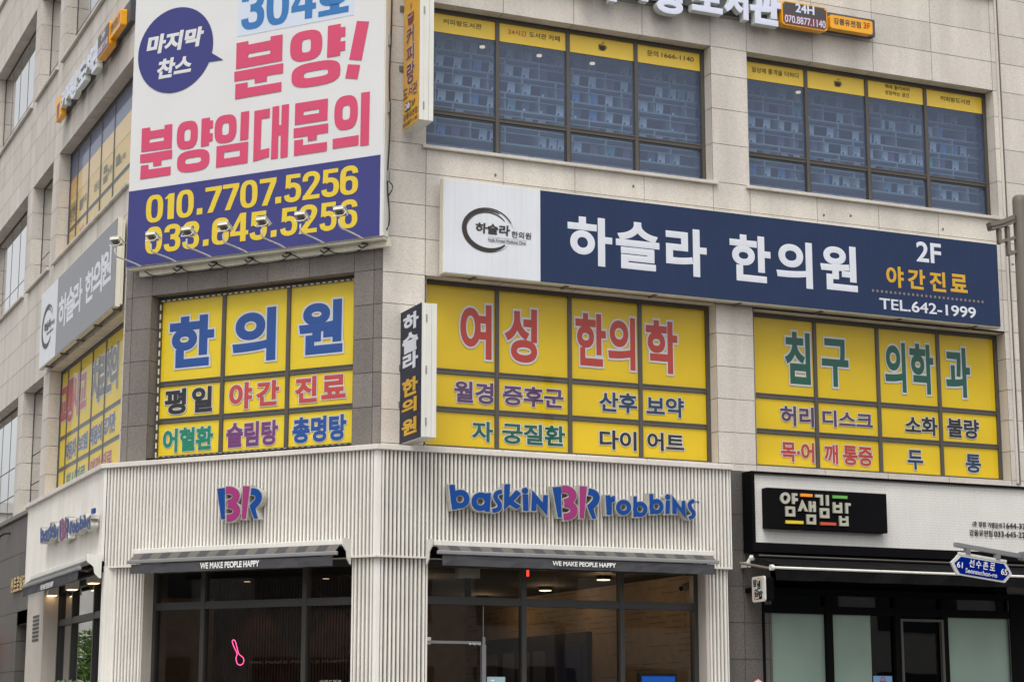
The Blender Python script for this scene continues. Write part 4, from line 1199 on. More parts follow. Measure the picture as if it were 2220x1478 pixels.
# ------------------------------------------------------------------ ice-cream shop: ribbed fascia, columns, windows
FR, FM, FL_ = .30, .30, .237            # front of the ribs on the three sides
shop = thing('shopfront', 'ice-cream shopfront with cream ribbed fascia wrapping the chamfered corner', 'shopfront', (-.6, .9, 0))
ZF0 = 3.432           # underside of the fascia
ZL0 = (4.657 + 4.668) / 2   # underside of the ledge
ZL1 = 4.722
UR0, UR1 = -.142, 4.514
UM0, UM1 = -.008, 3.92
UL1 = .184
UL0 = -4.886
def ribs(g, u0, u1, z0, z1, of, m='cladding', pitch=.0502, back=True):
    n = max(1, round((u1 - u0) / pitch)); p = (u1 - u0) / n
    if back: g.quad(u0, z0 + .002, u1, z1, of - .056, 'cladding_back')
    pr = [(-.275, -.055), (-.27, -.010), (-.19, 0), (.19, 0), (.27, -.010), (.275, -.055)]
    for k in range(n):
        c = u0 + p * (k + .5)
        for a, b in zip(pr, pr[1:]):
            g.face3([(c + a[0] * p, z0, of + a[1]), (c + b[0] * p, z0, of + b[1]), (c + b[0] * p, z1, of + b[1]), (c + a[0] * p, z1, of + a[1])], m)
        g.face3([(c + a[0] * p, z0, of + a[1]) for a in pr[::-1]], m)
for fc, u0, u1, of in (('R', UR0 + .05, UR1, FR), ('M', UM0 + .05, UM1 - .05, FM), ('L', UL0, UL1 - .05, FL_)):
    g = G(fc); ribs(g, u0, u1, ZF0 + .022, ZL0, of); g.build('cladding', shop)
    g = G(fc)
    g.box(u0 - (.05 if fc != 'L' else 0), u1 + (.05 if fc != 'R' else 0), ZF0, ZF0 + .021, of - .05, of + .008, 'ledge')
    g.build('bottom_trim', shop)
    g = G(fc)
    if fc != 'L': g.quad(u0 - .05, ZF0 + .021, u0, ZL0, of - .004, 'cladding')
    if fc != 'R': g.quad(u1, ZF0 + .021, u1 + .05, ZL0, of - .004, 'cladding')
    if fc == 'R': g.box(u1, u1 + .015, ZF0, ZL0, .01, of, 'cladding')
    if fc == 'L': g.box(u0 - .02, u0, ZF0, ZL0, .01, of, 'cladding')
    g.build_pieces('corner_trim', shop)
def offs_corner(f1, f2, o1, o2, t):
    """ledge outline corner: intersection of two wall lines pushed out"""
    (a, d), (b, e) = FACES[f1], FACES[f2]
    n1, n2 = Vector((d.y, -d.x)), Vector((e.y, -e.x))
    p, q_ = a + n1 * (o1 + t), b + n2 * (o2 + t)
    k = ((q_.x - p.x) * e.y - (q_.y - p.y) * e.x) / (d.x * e.y - d.y * e.x)
    return p + d * k
g = G(None)
pL = fpoint('L', UL0 - .08, FL_ + .04, 0); pR = fpoint('R', UR1 + .03, FR + .04, 0)
c1, c2 = offs_corner('L', 'M', FL_, FM, .04), offs_corner('M', 'R', FM, FR, .04)
outl = [Vector((pL.x, pL.y)), c1, c2, Vector((pR.x, pR.y)), Vector((pR.x, -.012)), Vector((.0, -.012)), Vector((ML.x - .012, ML.y)), Vector((ML.x - .012, pL.y))]
lo = [g.pt(p.x, ZL0, p.y) for p in outl]; hi = [g.pt(p.x, ZL1, p.y) for p in outl]
g.f.append(hi[:]); g.m.append(g.mi('ledge')); g.f.append(lo[::-1]); g.m.append(g.mi('ledge'))
for i in range(8):
    j = (i + 1) % 8; g.f.append([lo[i], lo[j], hi[j], hi[i]]); g.m.append(g.mi('ledge'))
g.build('cap_ledge', shop, bevel=.006)
# soffit
g = G(None)
c1, c2 = offs_corner('L', 'M', FL_ - .05, FM - .05, 0), offs_corner('M', 'R', FM - .05, FR - .05, 0)
pL = fpoint('L', UL0, FL_ - .05, 0); pR = fpoint('R', UR1, FR - .05, 0)
outl = [(pL.x, pL.y), tuple(c1), tuple(c2), (pR.x, pR.y), (pR.x, 6.4), (ML.x + .05, 8.6), (ML.x + .05, pL.y)]
g.face3([(x, ZF0 + .012, y) for x, y in outl][::-1], 'plaster'); g.build('soffit', shop)
# columns
CO = .255
cR = 0.508; cM = 3.569
g = G('R'); ribs(g, -.12 + .045, cR - .02, .14, ZF0, CO); g.quad(-.12, .14, -.12 + .045, ZF0, CO - .004, 'cladding'); g.box(cR - .02, cR, .14, ZF0, .0, CO - .004, 'cladding'); g.build('column', shop)
g = G('M'); ribs(g, cM + .02, 3.898 - .045, .14, ZF0, CO); g.quad(3.898 - .045, .14, 3.898, ZF0, CO - .004, 'cladding'); g.box(cM, cM + .02, .14, ZF0, .0, CO - .004, 'cladding'); g.build('column', shop)
c3, c4 = 4.183, 4.472
g = G('R'); ribs(g, c3 + .03, c4, .14, ZF0, CO); g.box(c3 - .012, c3 + .03, .14, ZF0, .0, CO - .002, 'plaster'); g.box(c4, c4 + .012, .14, ZF0, .0, CO - .002, 'cladding'); g.build('column', shop)
c5 = 0.627
g = G('M'); ribs(g, -.012 + .04, c5 - .02, .14, ZF0, CO); g.quad(-.012, .14, .028, ZF0, CO - .004, 'cladding'); g.box(c5 - .02, c5 + .003, .14, ZF0, .05, CO - .002, 'plaster'); g.build('column', shop)
c6 = 0.273
g = G('L'); ribs(g, c6 + .02, .16 - .03, .14, ZF0, .2); g.quad(.13, .14, .165, ZF0, .196, 'cladding'); g.box(c6, c6 + .02, .14, ZF0, .0, .198, 'cladding'); g.build('column', shop)
c7, c8 = -4.781, -3.546
g = G('L'); g.box(c7, c8, .14, ZF0, -.3, .2, 'plaster')
for k in range(7): g.box(c8 - .75, c8 - .3, 3.0 - .30 + k * .055, 3.0 - .265 + k * .055, .198, .206, 'frame_dark')
g.build('column', shop)
# glazing
def shop_glass(face, u0, u1, mulls, zt, rec, z1, bar=.06, mat_='glass_shop', name='shop_window', label=None):
    g = G(face); o0, o1 = rec - .10, rec
    g.box(u0, u0 + bar, .14, z1, o0, o1, 'frame_dark'); g.box(u1 - bar, u1, .14, z1, o0, o1, 'frame_dark')
    g.box(u0 + bar, u1 - bar, .14, .24, o0, o1 - .004, 'frame_dark'); g.box(u0 + bar, u1 - bar, z1 - .07, z1, o0, o1 - .004, 'frame_dark')
    for m in mulls: g.box(m - bar / 2, m + bar / 2, .24, z1 - .07, o0, o1 - .002, 'frame_dark')
    ed = [u0 + bar / 2] + list(mulls) + [u1 - bar / 2]
    for a, b in zip(ed, ed[1:]):
        g.box(a + bar / 2, b - bar / 2, zt - .045, zt + .02, o0, o1 - .006, 'frame_dark'); g.box(a + bar / 2, b - bar / 2, zt + .02, zt + .045, o0, o1 - .012, 'frame_dark')
    w_ = g.build(name, shop)
    if label: w_['label'] = label
    p = G(face)
    for a, b in zip(ed, ed[1:]):
        for z0, zz in ((.2, zt), (zt, z1 - .04)): p.quad(a, z0, b, zz, rec - .05, mat_)
    p.build('pane', w_)
    return w_
RREC = .06
mR = [1.816,3.119]
zT = 2.975
r0, r1 = cR - .06, 4.167
wR = shop_glass('R', r0, r1, mR, zT, RREC, ZF0, label='shop window and glass door under the long awning')
MREC = .06
mM = [1.364,2.806]
wM = shop_glass('M', 0.614, cM + .25, mM, 2.961, MREC, ZF0, label='dark shop window on the chamfered side')
mL = [-2.612,-1.225]
wL = shop_glass('L', c8 - .02, c6 + .03, mL, 2.934, .0, ZF0, label='reflective shop window on the west side', mat_='glass_side')
# glass door in the left bay
dT = 2.499; dU = 1.297
g = G('R')
g.box(r0 + .07, dU - .03, dT - .02, dT + .012, RREC - .04, RREC - .02, 'steel'); g.box(dU - .035, dU + .015, .2, dT - .03, RREC - .03, RREC + .03, 'steel')
g.box(dU - .012, dU + .022, dT - .03, dT + .06, RREC - .04, RREC - .01, 'steel'); g.box(dU + .002, dU + .010, dT + .06, zT - .05, RREC - .045, RREC - .035, 'steel')
d_ = g.build('glass_door', shop)
g = G('R'); b = (1.11,2.467,1.265,2.495); text(g, '휴게음식점', b, RREC - .01, 'white_text', .02); g.build('door_lettering', d_)
g = G('R'); b = (0.581,2.468,0.641,2.55); g.box(b[0], b[2], b[1], b[3], RREC - .04, RREC - .03, 'white_metal'); g.build('door_sticker', d_)

# channel letters of the shop
LG = dict(
 b1=[('p', 'logo_blue', [(52,80),(98,76),(122,285),(78,290)]), ('r', 'logo_blue', (142,200,77,80,31,32))],
 a=[('r', 'logo_blue', (308,222,75,79,31,32)), ('p', 'logo_blue', [(345,150),(392,148),(383,310),(340,306)])],
 s1=[('s', 'logo_blue', [(482,136),(447,146),(428,172),(438,206),(460,238),(462,270),(442,292),(402,300)], 38)],
 k=[('p', 'logo_blue', [(500,74),(548,72),(543,185),(600,122),(640,155),(578,218),(642,265),(600,288),(545,250),(497,300)])],
 i1=[('d', 'logo_blue', (672,130,27,27)), ('p', 'logo_blue', [(650,162),(698,160),(702,303),(655,300)])],
 n1=[('p', 'logo_blue', [(730,122),(818,232),(822,168),(863,168),(857,348),(768,240),(766,304),(722,300)])],
 B1=[('p', 'logo_blue', [(900,100),(970,95),(978,362),(945,362)])],
 B2=[('s', 'logo_pink', [(980,117),(1022,119),(1054,136),(1074,165),(1062,200),(1035,222),(1000,234)], 62), ('s', 'logo_pink', [(1000,240),(1045,250),(1076,278),(1080,312),(1060,342),(1030,354),(993,357)], 62)],
 B3=[('p', 'logo_pink', [(1130,90),(1192,95),(1165,372),(1128,370)])],
 B4=[('s', 'logo_blue', [(1203,140),(1240,147),(1265,168),(1272,196),(1262,226),(1238,256),(1208,282)], 58), ('p', 'logo_blue', [(1196,276),(1238,262),(1270,372),(1235,375)])],
 r=[('p', 'logo_blue', [(1350,172),(1392,170),(1394,190),(1412,178),(1432,175),(1432,225),(1405,235),(1404,342),(1358,342)])],
 o=[('r', 'logo_blue', (1505,278,66,68,28,29))],
 b2=[('p', 'logo_blue', [(1590,182),(1622,180),(1622,362),(1588,362)]), ('r', 'logo_blue', (1650,295,64,68,27,28))],
 b3=[('p', 'logo_blue', [(1730,160),(1765,160),(1768,340),(1734,340)]), ('r', 'logo_blue', (1792,272,63,68,27,28))],
 i2=[('d', 'logo_blue', (1893,188,24,25)), ('p', 'logo_blue', [(1875,220),(1914,218),(1908,338),(1868,338)])],
 n2=[('p', 'logo_blue', [(1932,172),(2012,285),(2016,222),(2048,222),(2052,385),(1972,280),(1970,340),(1930,336)])],
 s2=[('s', 'logo_blue', [(2130,224),(2100,232),(2084,260),(2098,298),(2120,325),(2116,358),(2078,378)], 34)])
# centre line of the lettering drops slightly along the photograph; the letters themselves stand level
p00, p10, p01 = (0.679,4.286), (3.971,4.445), (0.682,3.874)
slope = (3.962 - 0.682) / 2100
zsc = (p00[1] - p01[1]) / 300
shear_ = (p10[1] - p00[1]) / 2100
def lg_map(x, y): return (p00[0] + (x - 40) * slope, p00[1] + (x - 40) * shear_ - (y - 75) * zsc)
def logo(parent, face, keys, fmap, of, depth=.10):
    for key in keys:
        g = G(face); k = 0; faces_ = []
        for pc in LG[key]:
            if pc[0] == 'p': outer, holes = [fmap(*p) for p in pc[2]], []
            elif pc[0] == 'r':
                cx, cy, a, b, c, d = pc[2]
                outer = [fmap(cx + a * math.cos(t * math.pi / 16), cy + b * math.sin(t * math.pi / 16)) for t in range(32)]
                holes = [[fmap(cx + c * math.cos(t * math.pi / 12), cy + d * math.sin(t * math.pi / 12)) for t in range(24)]]
            elif pc[0] == 'd':
                cx, cy, a, b = pc[2]; outer = [fmap(cx + a * math.cos(t * math.pi / 12), cy + b * math.sin(t * math.pi / 12)) for t in range(24)]; holes = []
            else: outer, holes = [fmap(*p) for p in stroke(pc[2], pc[3])], []
            if key in ('B2', 'B4'): outer = spline(outer, 3, True) if False else outer
            hs = [h[:] for h in holes]
            hg = []
            for h in hs:
                cx = sum(p[0] for p in h) / len(h); cz = sum(p[1] for p in h) / len(h)
                hg.append([(cx + (p[0] - cx) * .84, cz + (p[1] - cz) * .84) for p in h])
            g.poly(grow(outer, .011), of - .006 - .0008 * k, 'logo_side', back=of - depth, holes=hg)
            faces_.append((outer, holes, pc[1], of - .0008 * k)); k += 1
        ob = g.build('letter', parent)
        f = G(face)
        for outer, holes, m, o in faces_: f.poly(outer, o, m, holes=holes)
        f.build('letter_face', ob)
t = thing('shop_sign', 'blue and pink channel-letter shop name over the long awning', 'sign', fpoint('R', (p00[0] + p10[0]) / 2, .42, p01[1]))
order = ['b1', 'a', 's1', 'k', 'i1', 'n1', 'B1', 'B2', 'B3', 'B4', 'r', 'o', 'b2', 'b3', 'i2', 'n2', 's2']
logo(t, 'R', order, lg_map, .42)
g = G('R'); text(g, 'TM', (3.961,4.214,4.023,4.243), .40, 'logo_blue', .02, back=.39); g.build('trademark', t)
# emblem on the chamfer
e0, e1 = (1.781,4.323), (2.425,3.926)
t = thing('shop_sign', 'blue and pink two-letter shop emblem on the chamfered fascia', 'sign', fpoint('M', (e0[0] + e1[0]) / 2, .42, e1[1]))
logo(t, 'M', ['B1', 'B2', 'B3', 'B4'], lambda x, y: (e0[0] + (x - 900) / 403 * (e1[0] - e0[0]), e0[1] + (y - 88) / 287 * (e1[1] - e0[1])), .42)
l0, l1 = (-3.205,4.18), (0.089,3.943)
t = thing('shop_sign', 'channel-letter shop name on the west side of the ribbed fascia', 'sign', fpoint('L', (l0[0] + l1[0]) / 2, .36, l1[1]))
lz1, lz0 = 4.223, 3.917
logo(t, 'L', order, lambda x, y: (l0[0] + (x - 52) / 2090 * (l1[0] - l0[0]), lz1 + (y - 75) / 310 * (lz0 - lz1)), .36)
g = G('L'); g.box(l1[0] + .02, l1[0] + .16, lz1 - .12, lz1 - .06, .33, .36, 'logo_blue'); g.build('trademark', t)

# ------------------------------------------------------------------ awnings
def awning(face, u0, u1, zc, label, fo, o_bar, z_bar, zv, txt, ends):
    t = thing('awning', label, 'awning', fpoint(face, (u0 + u1) / 2, fo + .2, zv), 'striped awnings over the ice-cream shop windows')
    g = G(face); g.box(u0 - .03, u1 + .03, zc - .025, zc + .035, fo + .005, fo + .17, 'white_metal'); g.box(u0 - .02, u1 + .02, zc - .16, zc - .028, fo - .05, fo + .02, 'black'); g.build('cassette', t, bevel=.006)
    f = G(face); n = max(4, round((u1 - u0) / .135)); w = (u1 - u0) / n
    for k in range(n):
        a, b = u0 + k * w, u0 + (k + 1) * w
        f.face3([(a, z_bar + .020, o_bar), (b, z_bar + .020, o_bar), (b, zc - .022, fo + .165), (a, zc - .022, fo + .165)], 'awning_dark' if k % 2 else 'awning_beige')
        f.face3([(a, z_bar + .010, o_bar), (a, zc - .03, fo + .165), (b, zc - .03, fo + .165), (b, z_bar + .010, o_bar)], 'awning_dark')
    f.build('canopy', t)
    g = G(face); g.box(u0 - .03, u1 + .03, z_bar - .022, z_bar + .022, o_bar - .025, o_bar + .02, 'aluminium'); g.build('front_bar', t, bevel=.008)
    v = G(face); n = 30
    top = [v.pt(u0 + .03 + (u1 - u0 - .06) * i / n, z_bar - .03, o_bar + .004) for i in range(n + 1)]
    r = random.Random(int(u1 * 100))
    mid = [v.pt(u0 + .03 + (u1 - u0 - .06) * i / n, (z_bar + zv) / 2, o_bar + .004 + r.uniform(-.006, .006)) for i in range(n + 1)]
    bot = [v.pt(u0 + .03 + (u1 - u0 - .06) * i / n, zv + r.uniform(-.003, .003), o_bar + .004 + r.uniform(-.010, .010)) for i in range(n + 1)]
    for i in range(n):
        v.f.append([mid[i], mid[i + 1], top[i + 1], top[i]]); v.f.append([bot[i], bot[i + 1], mid[i + 1], mid[i]]); v.m += [v.mi('awning_grey')] * 2
    v.build('valance', t, smooth=False)
    g = G(face); text(g, 'WE MAKE PEOPLE HAPPY', txt, o_bar + .022, 'white_text', .035); g.build_parts('lettering', t)
    g = G(face)
    for u in (u0 + .25, u1 - .25):
        g.tube([(u, zc - .08, fo), (u + .12, z_bar - .02, (fo + o_bar) / 2), (u, z_bar, o_bar - .03)], .018, 'steel', 6)
    g.build_pieces('folding_arm', t)
    g = G(face)
    for u, s in ends:     # scalloped end plates of the housing
        pts = [(fo, zc + .05), (fo + .19, zc + .05), (fo + .18, zc - .04), (fo + .10, zc - .10), (fo + .085, zc - .18), (fo + .03, zc - .235), (fo, zc - .24)]
        a = [g.pt(u, z, o) for o, z in pts]; b = [g.pt(u + .012 * s, z, o) for o, z in pts]
        g.f.append(a); g.m.append(g.mi('white_metal')); g.f.append(b[::-1]); g.m.append(g.mi('white_metal'))
        for i in range(len(pts)):
            j = (i + 1) % len(pts); g.f.append([a[i], a[j], b[j], b[i]]); g.m.append(g.mi('white_metal'))
    g.build('end_plate', t)
    return t
a0, a1 = (0.515,3.592), (4.174,3.6)
b0, b1 = (0.552,3.477), (4.13,3.493)
v0, v1 = (0.589,3.326), (4.115,3.349)
awning('R', a0[0] + .01, a1[0] - .03, (a0[1] + a1[1]) / 2, 'long grey awning with beige stripes under the shop name', FR, .58, (b0[1] + b1[1]) / 2, (v0[1] + v1[1]) / 2, (1.935,3.374,2.764,3.429), [(a0[0] - .04, -1)])
a0, a1 = (0.614,3.59), (3.564,3.602)
b0, b1 = (0.686,3.467), (3.585,3.468)
v0, v1 = (0.698,3.322), (3.537,3.326)
awning('M', a0[0] + .03, a1[0] - .03, (a0[1] + a1[1]) / 2, 'grey awning with beige stripes on the chamfered side', FM, .57, (b0[1] + b1[1]) / 2, (v0[1] + v1[1]) / 2,
       (1.691,3.348,2.522,3.422), [(a1[0] + .01, 1)])
a0, a1 = (-3.606,3.538), (0.277,3.555)
b0, b1 = (-3.604,3.436), (0.478,3.414)
v0, v1 = (-3.584,3.285), (0.246,3.284)
awning('L', a0[0] + .05, a1[0] - .06, (a0[1] + a1[1]) / 2, 'grey awning on the west side seen almost end-on', FL_, .50, (b0[1] + b1[1]) / 2, (v0[1] + v1[1]) / 2, (-2.136,3.292,-1.257,3.363), [(a1[0] - .02, 1)])

# square downlights under the west soffit
for i, (x, y, lb) in enumerate(((405, 783, 'square soffit lamp furthest from the corner on the west side'), (560, 737, 'middle square soffit lamp on the west side'), (725, 680, 'square soffit lamp nearest the corner on the west side'))):
    u = (-3.461,3.369)[0] if i == 0 else (-2.084,3.368)[0] if i == 1 else (-0.751,3.38)[0]
    t = thing('soffit_lamp', lb, 'lamp', fpoint('L', u, .10, ZF0 - .12), 'square lamps under the west soffit')
    g = G('L'); g.box(u - .11, u + .11, ZF0 - .12, ZF0 + .01, .04, .18, 'white_metal'); g.build('housing', t)
    g = G('L'); g.box(u - .09, u + .09, ZF0 - .126, ZF0 - .121, .055, .165, 'lamp_warm'); g.build('lamp_lens', t)

# ------------------------------------------------------------------ inside the ice-cream shop
g = G(None)
W4 = 4.42
def vq(x0, y0, x1, y1, z0, z1, m): g.face3([(x0, z0, y0), (x1, z0, y1), (x1, z1, y1), (x0, z1, y0)], m)
vq(W4, .05, W4, 8.0, .1, ZF0 + .01, 'brick_white'); vq(W4, 8.0, -2.2, 8.0, .1, ZF0 + .01, 'brick_white')
vq(-2.25, 8.0, -2.25, 3.1, .1, ZF0 + .01, 'wood_back')
g.face3([(W4, .12, 0), (-.0, .12, 0.0), (-2.3, .12, 3.0), (-2.3, .12, 8), (W4, .12, 8)], 'floor_in')
r = random.Random(11)
z = .3
while z < ZF0 - .05:           # raked brick courses on the side wall
    y = .3 + r.uniform(0, .2)
    while y < 7.9:
        l = r.uniform(.25, .7)
        if r.random() < .45: g.box(W4 - .013, W4 - .003, z, z + .012, -min(y + l, 7.95), -y, 'wood_slat') if False else g.face3([(W4 - .006, z, y), (W4 - .006, z, min(y + l, 7.9)), (W4 - .006, z + .010, min(y + l, 7.9)), (W4 - .006, z + .010, y)], 'mortar')
        y += l + r.uniform(.02, .3)
    z += .075
g.face3([(W4, ZF0 - .01, .06), (W4, ZF0 - .01, 8.0), (-2.25, ZF0 - .01, 8.0), (-2.25, ZF0 - .01, 3.2), (.02, ZF0 - .01, .2)], 'wood_back')
structure(g.build('shop_interior'))
sl = G('M')
for k in range(64): sl.box(.1 + k * .045, .1 + k * .045 + .024, .12, ZF0, -2.03, -2.0, 'wood_slat')
sl.quad(.05, .12, 3.0, ZF0, -2.05, 'wood_back')
tag(sl.build('slat_partition'), 'dark brown vertical slat partition behind the chamfered shop window', 'partition')
t = thing('menu_board', 'dark menu board with pale panels along the inner brick wall', 'menu board', (W4 - .06, 5.2, 1.2))
g = G(None); g.box(W4 - .09, W4 - .01, 1.3, 2.82, 3.4, 7.0, 'menu_dark'); g.build('board', t)
for k, (y, w) in enumerate(((6.5, .42), (5.85, .42), (5.3, .42), (4.75, .42))):
    g = G(None); g.box(W4 - .10, W4 - .091, 1.5, 2.6, y, y + w, 'menu_panel'); g.build_pieces('price_panel', t)
g = G(None); g.box(W4 - .105, W4 - .091, 1.42, 2.66, 3.55, 4.4, 'menu_blue'); g.build('picture_panel', t)
g = G(None); g.box(W4 - .5, W4 - .05, .12, 1.9, 1.0, 3.3, 'wood_back'); g.box(W4 - .52, W4 - .03, 1.9, 1.94, .98, 3.32, 'wood_slat'); tag(g.build('display_cabinet'), 'dark cabinet standing against the inner brick wall', 'cabinet')
g = G(None); g.box(.4, 3.6, .12, 1.25, 4.2, 5.0, 'wood_back'); g.box(.36, 3.64, 1.25, 1.30, 4.16, 5.04, 'menu_dark'); tag(g.build('counter'), 'dark serving counter deep inside the ice-cream shop', 'counter')
for i, (x, y) in enumerate(((1.0, 2.0), (2.4, 3.0))):
    t = thing('round_table', ('small round table just inside the glass door', 'small round table deeper inside the ice-cream shop')[i], 'table', (x, y, .12))
    g = G(None); g.tube([(x, .84, y), (x, .87, y)], .34, 'brick_white', 20); g.build('tabletop', t)
    g = G(None); g.tube([(x, .12, y), (x, .14, y), (x, .15, y), (x, .84, y)], [.22, .22, .03, .03], 'steel', 12); g.build('leg', t)
# lit lamps of the shop
LAMPS = [(3.5, 1.2), (3.7, 3.4), (3.7, 5.6), (1.5, 2.6), (1.6, 5.8)]
for i, (x, y) in enumerate(LAMPS):
    t = thing('ceiling_lamp', ['warm ceiling lamp inside the shop closest to the right-hand pane', 'warm ceiling lamp above the cabinet by the brick wall', 'warm ceiling lamp above the dark menu board', 'warm ceiling lamp behind the glass door', 'warm ceiling lamp deepest inside the shop'][i],
              'lamp', (x, y, ZF0 - .09), 'warm ceiling lamps inside the ice-cream shop')
    g = G(None); g.tube([(x, ZF0 - .06, y), (x, ZF0 - .012, y)], .10, 'frame_dark', 16); g.build('housing', t)
    g = G(None); g.tube([(x, ZF0 - .066, y), (x, ZF0 - .061, y)], .085, 'lamp_warm', 16); g.build('lamp_lens', t)
    ld = bpy.data.lights.new('lamp_light', 'POINT'); ld.energy = 5.0; ld.color = (1, .70, .40); ld.shadow_soft_size = .1
    lo_ = bpy.data.objects.new('lamp_light', ld); lo_.location = (x, y, ZF0 - .16); col.objects.link(lo_)
for i, (u, lb) in enumerate(((.8, 'warm spot on the slats at the left of the chamfered window'), (2.0, 'warm spot on the slats in the middle of the chamfered window'), (3.0, 'warm spot on the slats at the right of the chamfered window'))):
    p = fpoint('M', u, -1.7, ZF0 - .09)
    t = thing('ceiling_lamp', 'small ' + lb, 'lamp', p, 'small spots above the slat partition')
    g = G('M'); g.tube([(u, ZF0 - .06, -1.7), (u, ZF0 - .012, -1.7)], .05, 'frame_dark', 12); g.build('housing', t)
    g = G('M'); g.tube([(u, ZF0 - .066, -1.7), (u, ZF0 - .061, -1.7)], .042, 'lamp_soft', 12); g.build('lamp_lens', t)
    ld = bpy.data.lights.new('lamp_light', 'SPOT'); ld.energy = 4; ld.color = (1, .5, .25); ld.shadow_soft_size = .04; ld.spot_size = rad(80)
    lo_ = bpy.data.objects.new('lamp_light', ld); lo_.location = p + Vector((0, 0, -.03)); col.objects.link(lo_)
# neon spoon in the chamfer window
NO = -.12
t = thing('neon_sign', 'pink neon sign shaped like a small spoon in the chamfered shop window', 'neon sign', fpoint('M', 1.81, NO, 2.248))
pts = [(1.704,2.552),(1.684,2.534),(1.714,2.464),(1.758,2.389),(1.746,2.333),(1.765,2.271),(1.813,2.252),(1.854,2.281),(1.851,2.332),(1.785,2.386),(1.755,2.463),(1.73,2.531)]
g = G('M'); g.tube([(p[0], p[1], NO) for p in spline(pts + pts[:1], 5)], .0055, 'neon_pink', 7); g.build('neon_tube', t, smooth=True)
g = G('M'); g.box(pts[3][0] - .03, pts[3][0] + .02, pts[3][1] - .02, pts[3][1] + .0, NO - .06, NO - .012, 'black'); g.build('holder', t)
g = G('M'); text(g, 'WE MAKE PEOPLE HAPPY', (1.932,2.262,3.327,2.297), NO, 'v_grey', .03, back=NO - .02); tag(g.build('wall_lettering'), 'dim slogan letters low in the chamfered shop window', 'lettering')
g = G('M'); text(g, '아몬드봉봉', (3.003,2.007,3.299,2.064), .0, 'white_text', .03); tag(g.build('window_lettering'), 'white product name at the bottom right of the chamfered shop window', 'lettering')
# posters and screens low in the windows
b = (3.436,2.061,3.893,2.131)
t = thing('poster_screen', 'bright blue poster screen low in the right-hand shop pane', 'poster', fpoint('R', (b[0] + b[2]) / 2, -.06, .12))
g = G('R'); g.box(b[0] - .03, b[2] + .03, .3, b[3] + .04, -.13, -.06, 'frame_dark'); g.box((b[0] + b[2]) / 2 - .03, (b[0] + b[2]) / 2 + .03, .12, .3, -.12, -.07, 'frame_dark'); g.build('stand', t)
g = G('R'); g.box(b[0], b[2], .4, b[3], -.06, -.054, 'screen_blue'); g.build('screen', t)
b = (1.351,2.042,1.584,2.104)
g = G('R'); g.box(b[0], b[2], b[1] - .35, b[3], .022, .026, 'poster_pale'); g.box(b[0] + .05, b[2] - .14, b[3] - .05, b[3] - .035, .026, .028, 'white_text'); g.poly([(b[0] + .1, b[1] - .2), (b[2] - .01, b[1] - .2), (b[2] - .01, b[3] - .1), (b[0] + .14, b[1] - .05)], .027, 'white_text'); tag(g.build('notice'), 'pale grey notice stuck low on the middle shop pane', 'poster')
# exit lamp, camera, box at the window head
u, z = (1.852,3.358)
g = G('R'); g.box(u - .05, u + .05, z - .07, z + .12, -.06, .015, 'exit_red'); tag(g.build('exit_lamp', bevel=.004), 'small red emergency lamp under the long awning', 'lamp')
u, z = (1.185,3.327)
t = thing('junction_box', 'pale grey box hanging inside the glass under the long awning', 'box', fpoint('R', u, -.15, z - .1))
g = G('R'); g.box(u - .14, u + .14, z - .07, ZF0, -.22, -.12, 'white_metal'); g.build('case', t, bevel=.006)
g = G('R'); g.box(u - .03, u + .03, z - .30, z - .07, -.20, -.14, 'black'); g.build('spot_head', t)
u, z = (4.219,3.251)
t = thing('security_camera', 'white bullet camera inside the right-hand pane', 'camera', fpoint('R', u, -.3, z - .1))
g = G('R'); g.tube([(u - .10, z - .03, -.26), (u + .04, z + .02, -.30)], .04, 'white_metal', 12); g.build('camera_body', t)
g = G('R'); g.tube([(u - .115, z - .035, -.256), (u - .10, z - .03, -.26)], .03, 'black', 12); g.build('lens', t)
g = G('R'); g.tube([(u + .02, z, -.3), (u + .10, z + .02, -.35), (u + .10, z + .02, -.5)], .02, 'white_metal', 8); g.build_pieces('bracket', t)

# ------------------------------------------------------------------ gimbap restaurant
GO = .24
gf = (4.881,3.8,9.657,4.696)
fx0 = 4.865
fz1 = (4.689 + 4.67) / 2
fzi1 = 4.657; fzi0 = (3.789 + 3.779) / 2
fz0 = 3.667
rest = thing('restaurant_fascia', 'white hexagon-tiled restaurant fascia in a black frame', 'fascia', fpoint('R', 7.3, GO, fz0))
FX1 = 10.4
g = G('R')
g.box(fx0, FX1, fzi1, fz1, .01, GO, 'black'); g.box(fx0, FX1, fz0, fzi0, .01, GO, 'black'); g.box(fx0, fx0 + .045, fzi0, fzi1, .01, GO - .001, 'black'); g.box(FX1 - .05, FX1, fzi0, fzi1, .01, GO - .001, 'black')
g.box(fx0 + .045, FX1 - .05, fzi0, fzi1, .01, GO - .05, 'grout'); g.build('frame', rest)
g = G('R'); rr_ = .0235; hx, hz = rr_ * math.sqrt(3), rr_ * 1.5
r = random.Random(2)
nz_ = int((fzi1 - fzi0) / hz) + 1
for j in range(nz_):
    z = fzi0 + rr_ + j * hz
    if z + rr_ > fzi1 + .005: continue
    u = fx0 + .07 + (hx / 2 if j % 2 else 0)
    while u < FX1 - .08:
        o = GO - .046 + r.uniform(0, .0016)
        g.face3([(u + (rr_ - .0012) * math.sin(k * math.pi / 3), z + (rr_ - .0012) * math.cos(k * math.pi / 3), o) for k in range(6)][::-1], 'hex_tile')
        u += hx
g.build('hexagon_tiles', rest)
g = G('R'); q = GO - .03
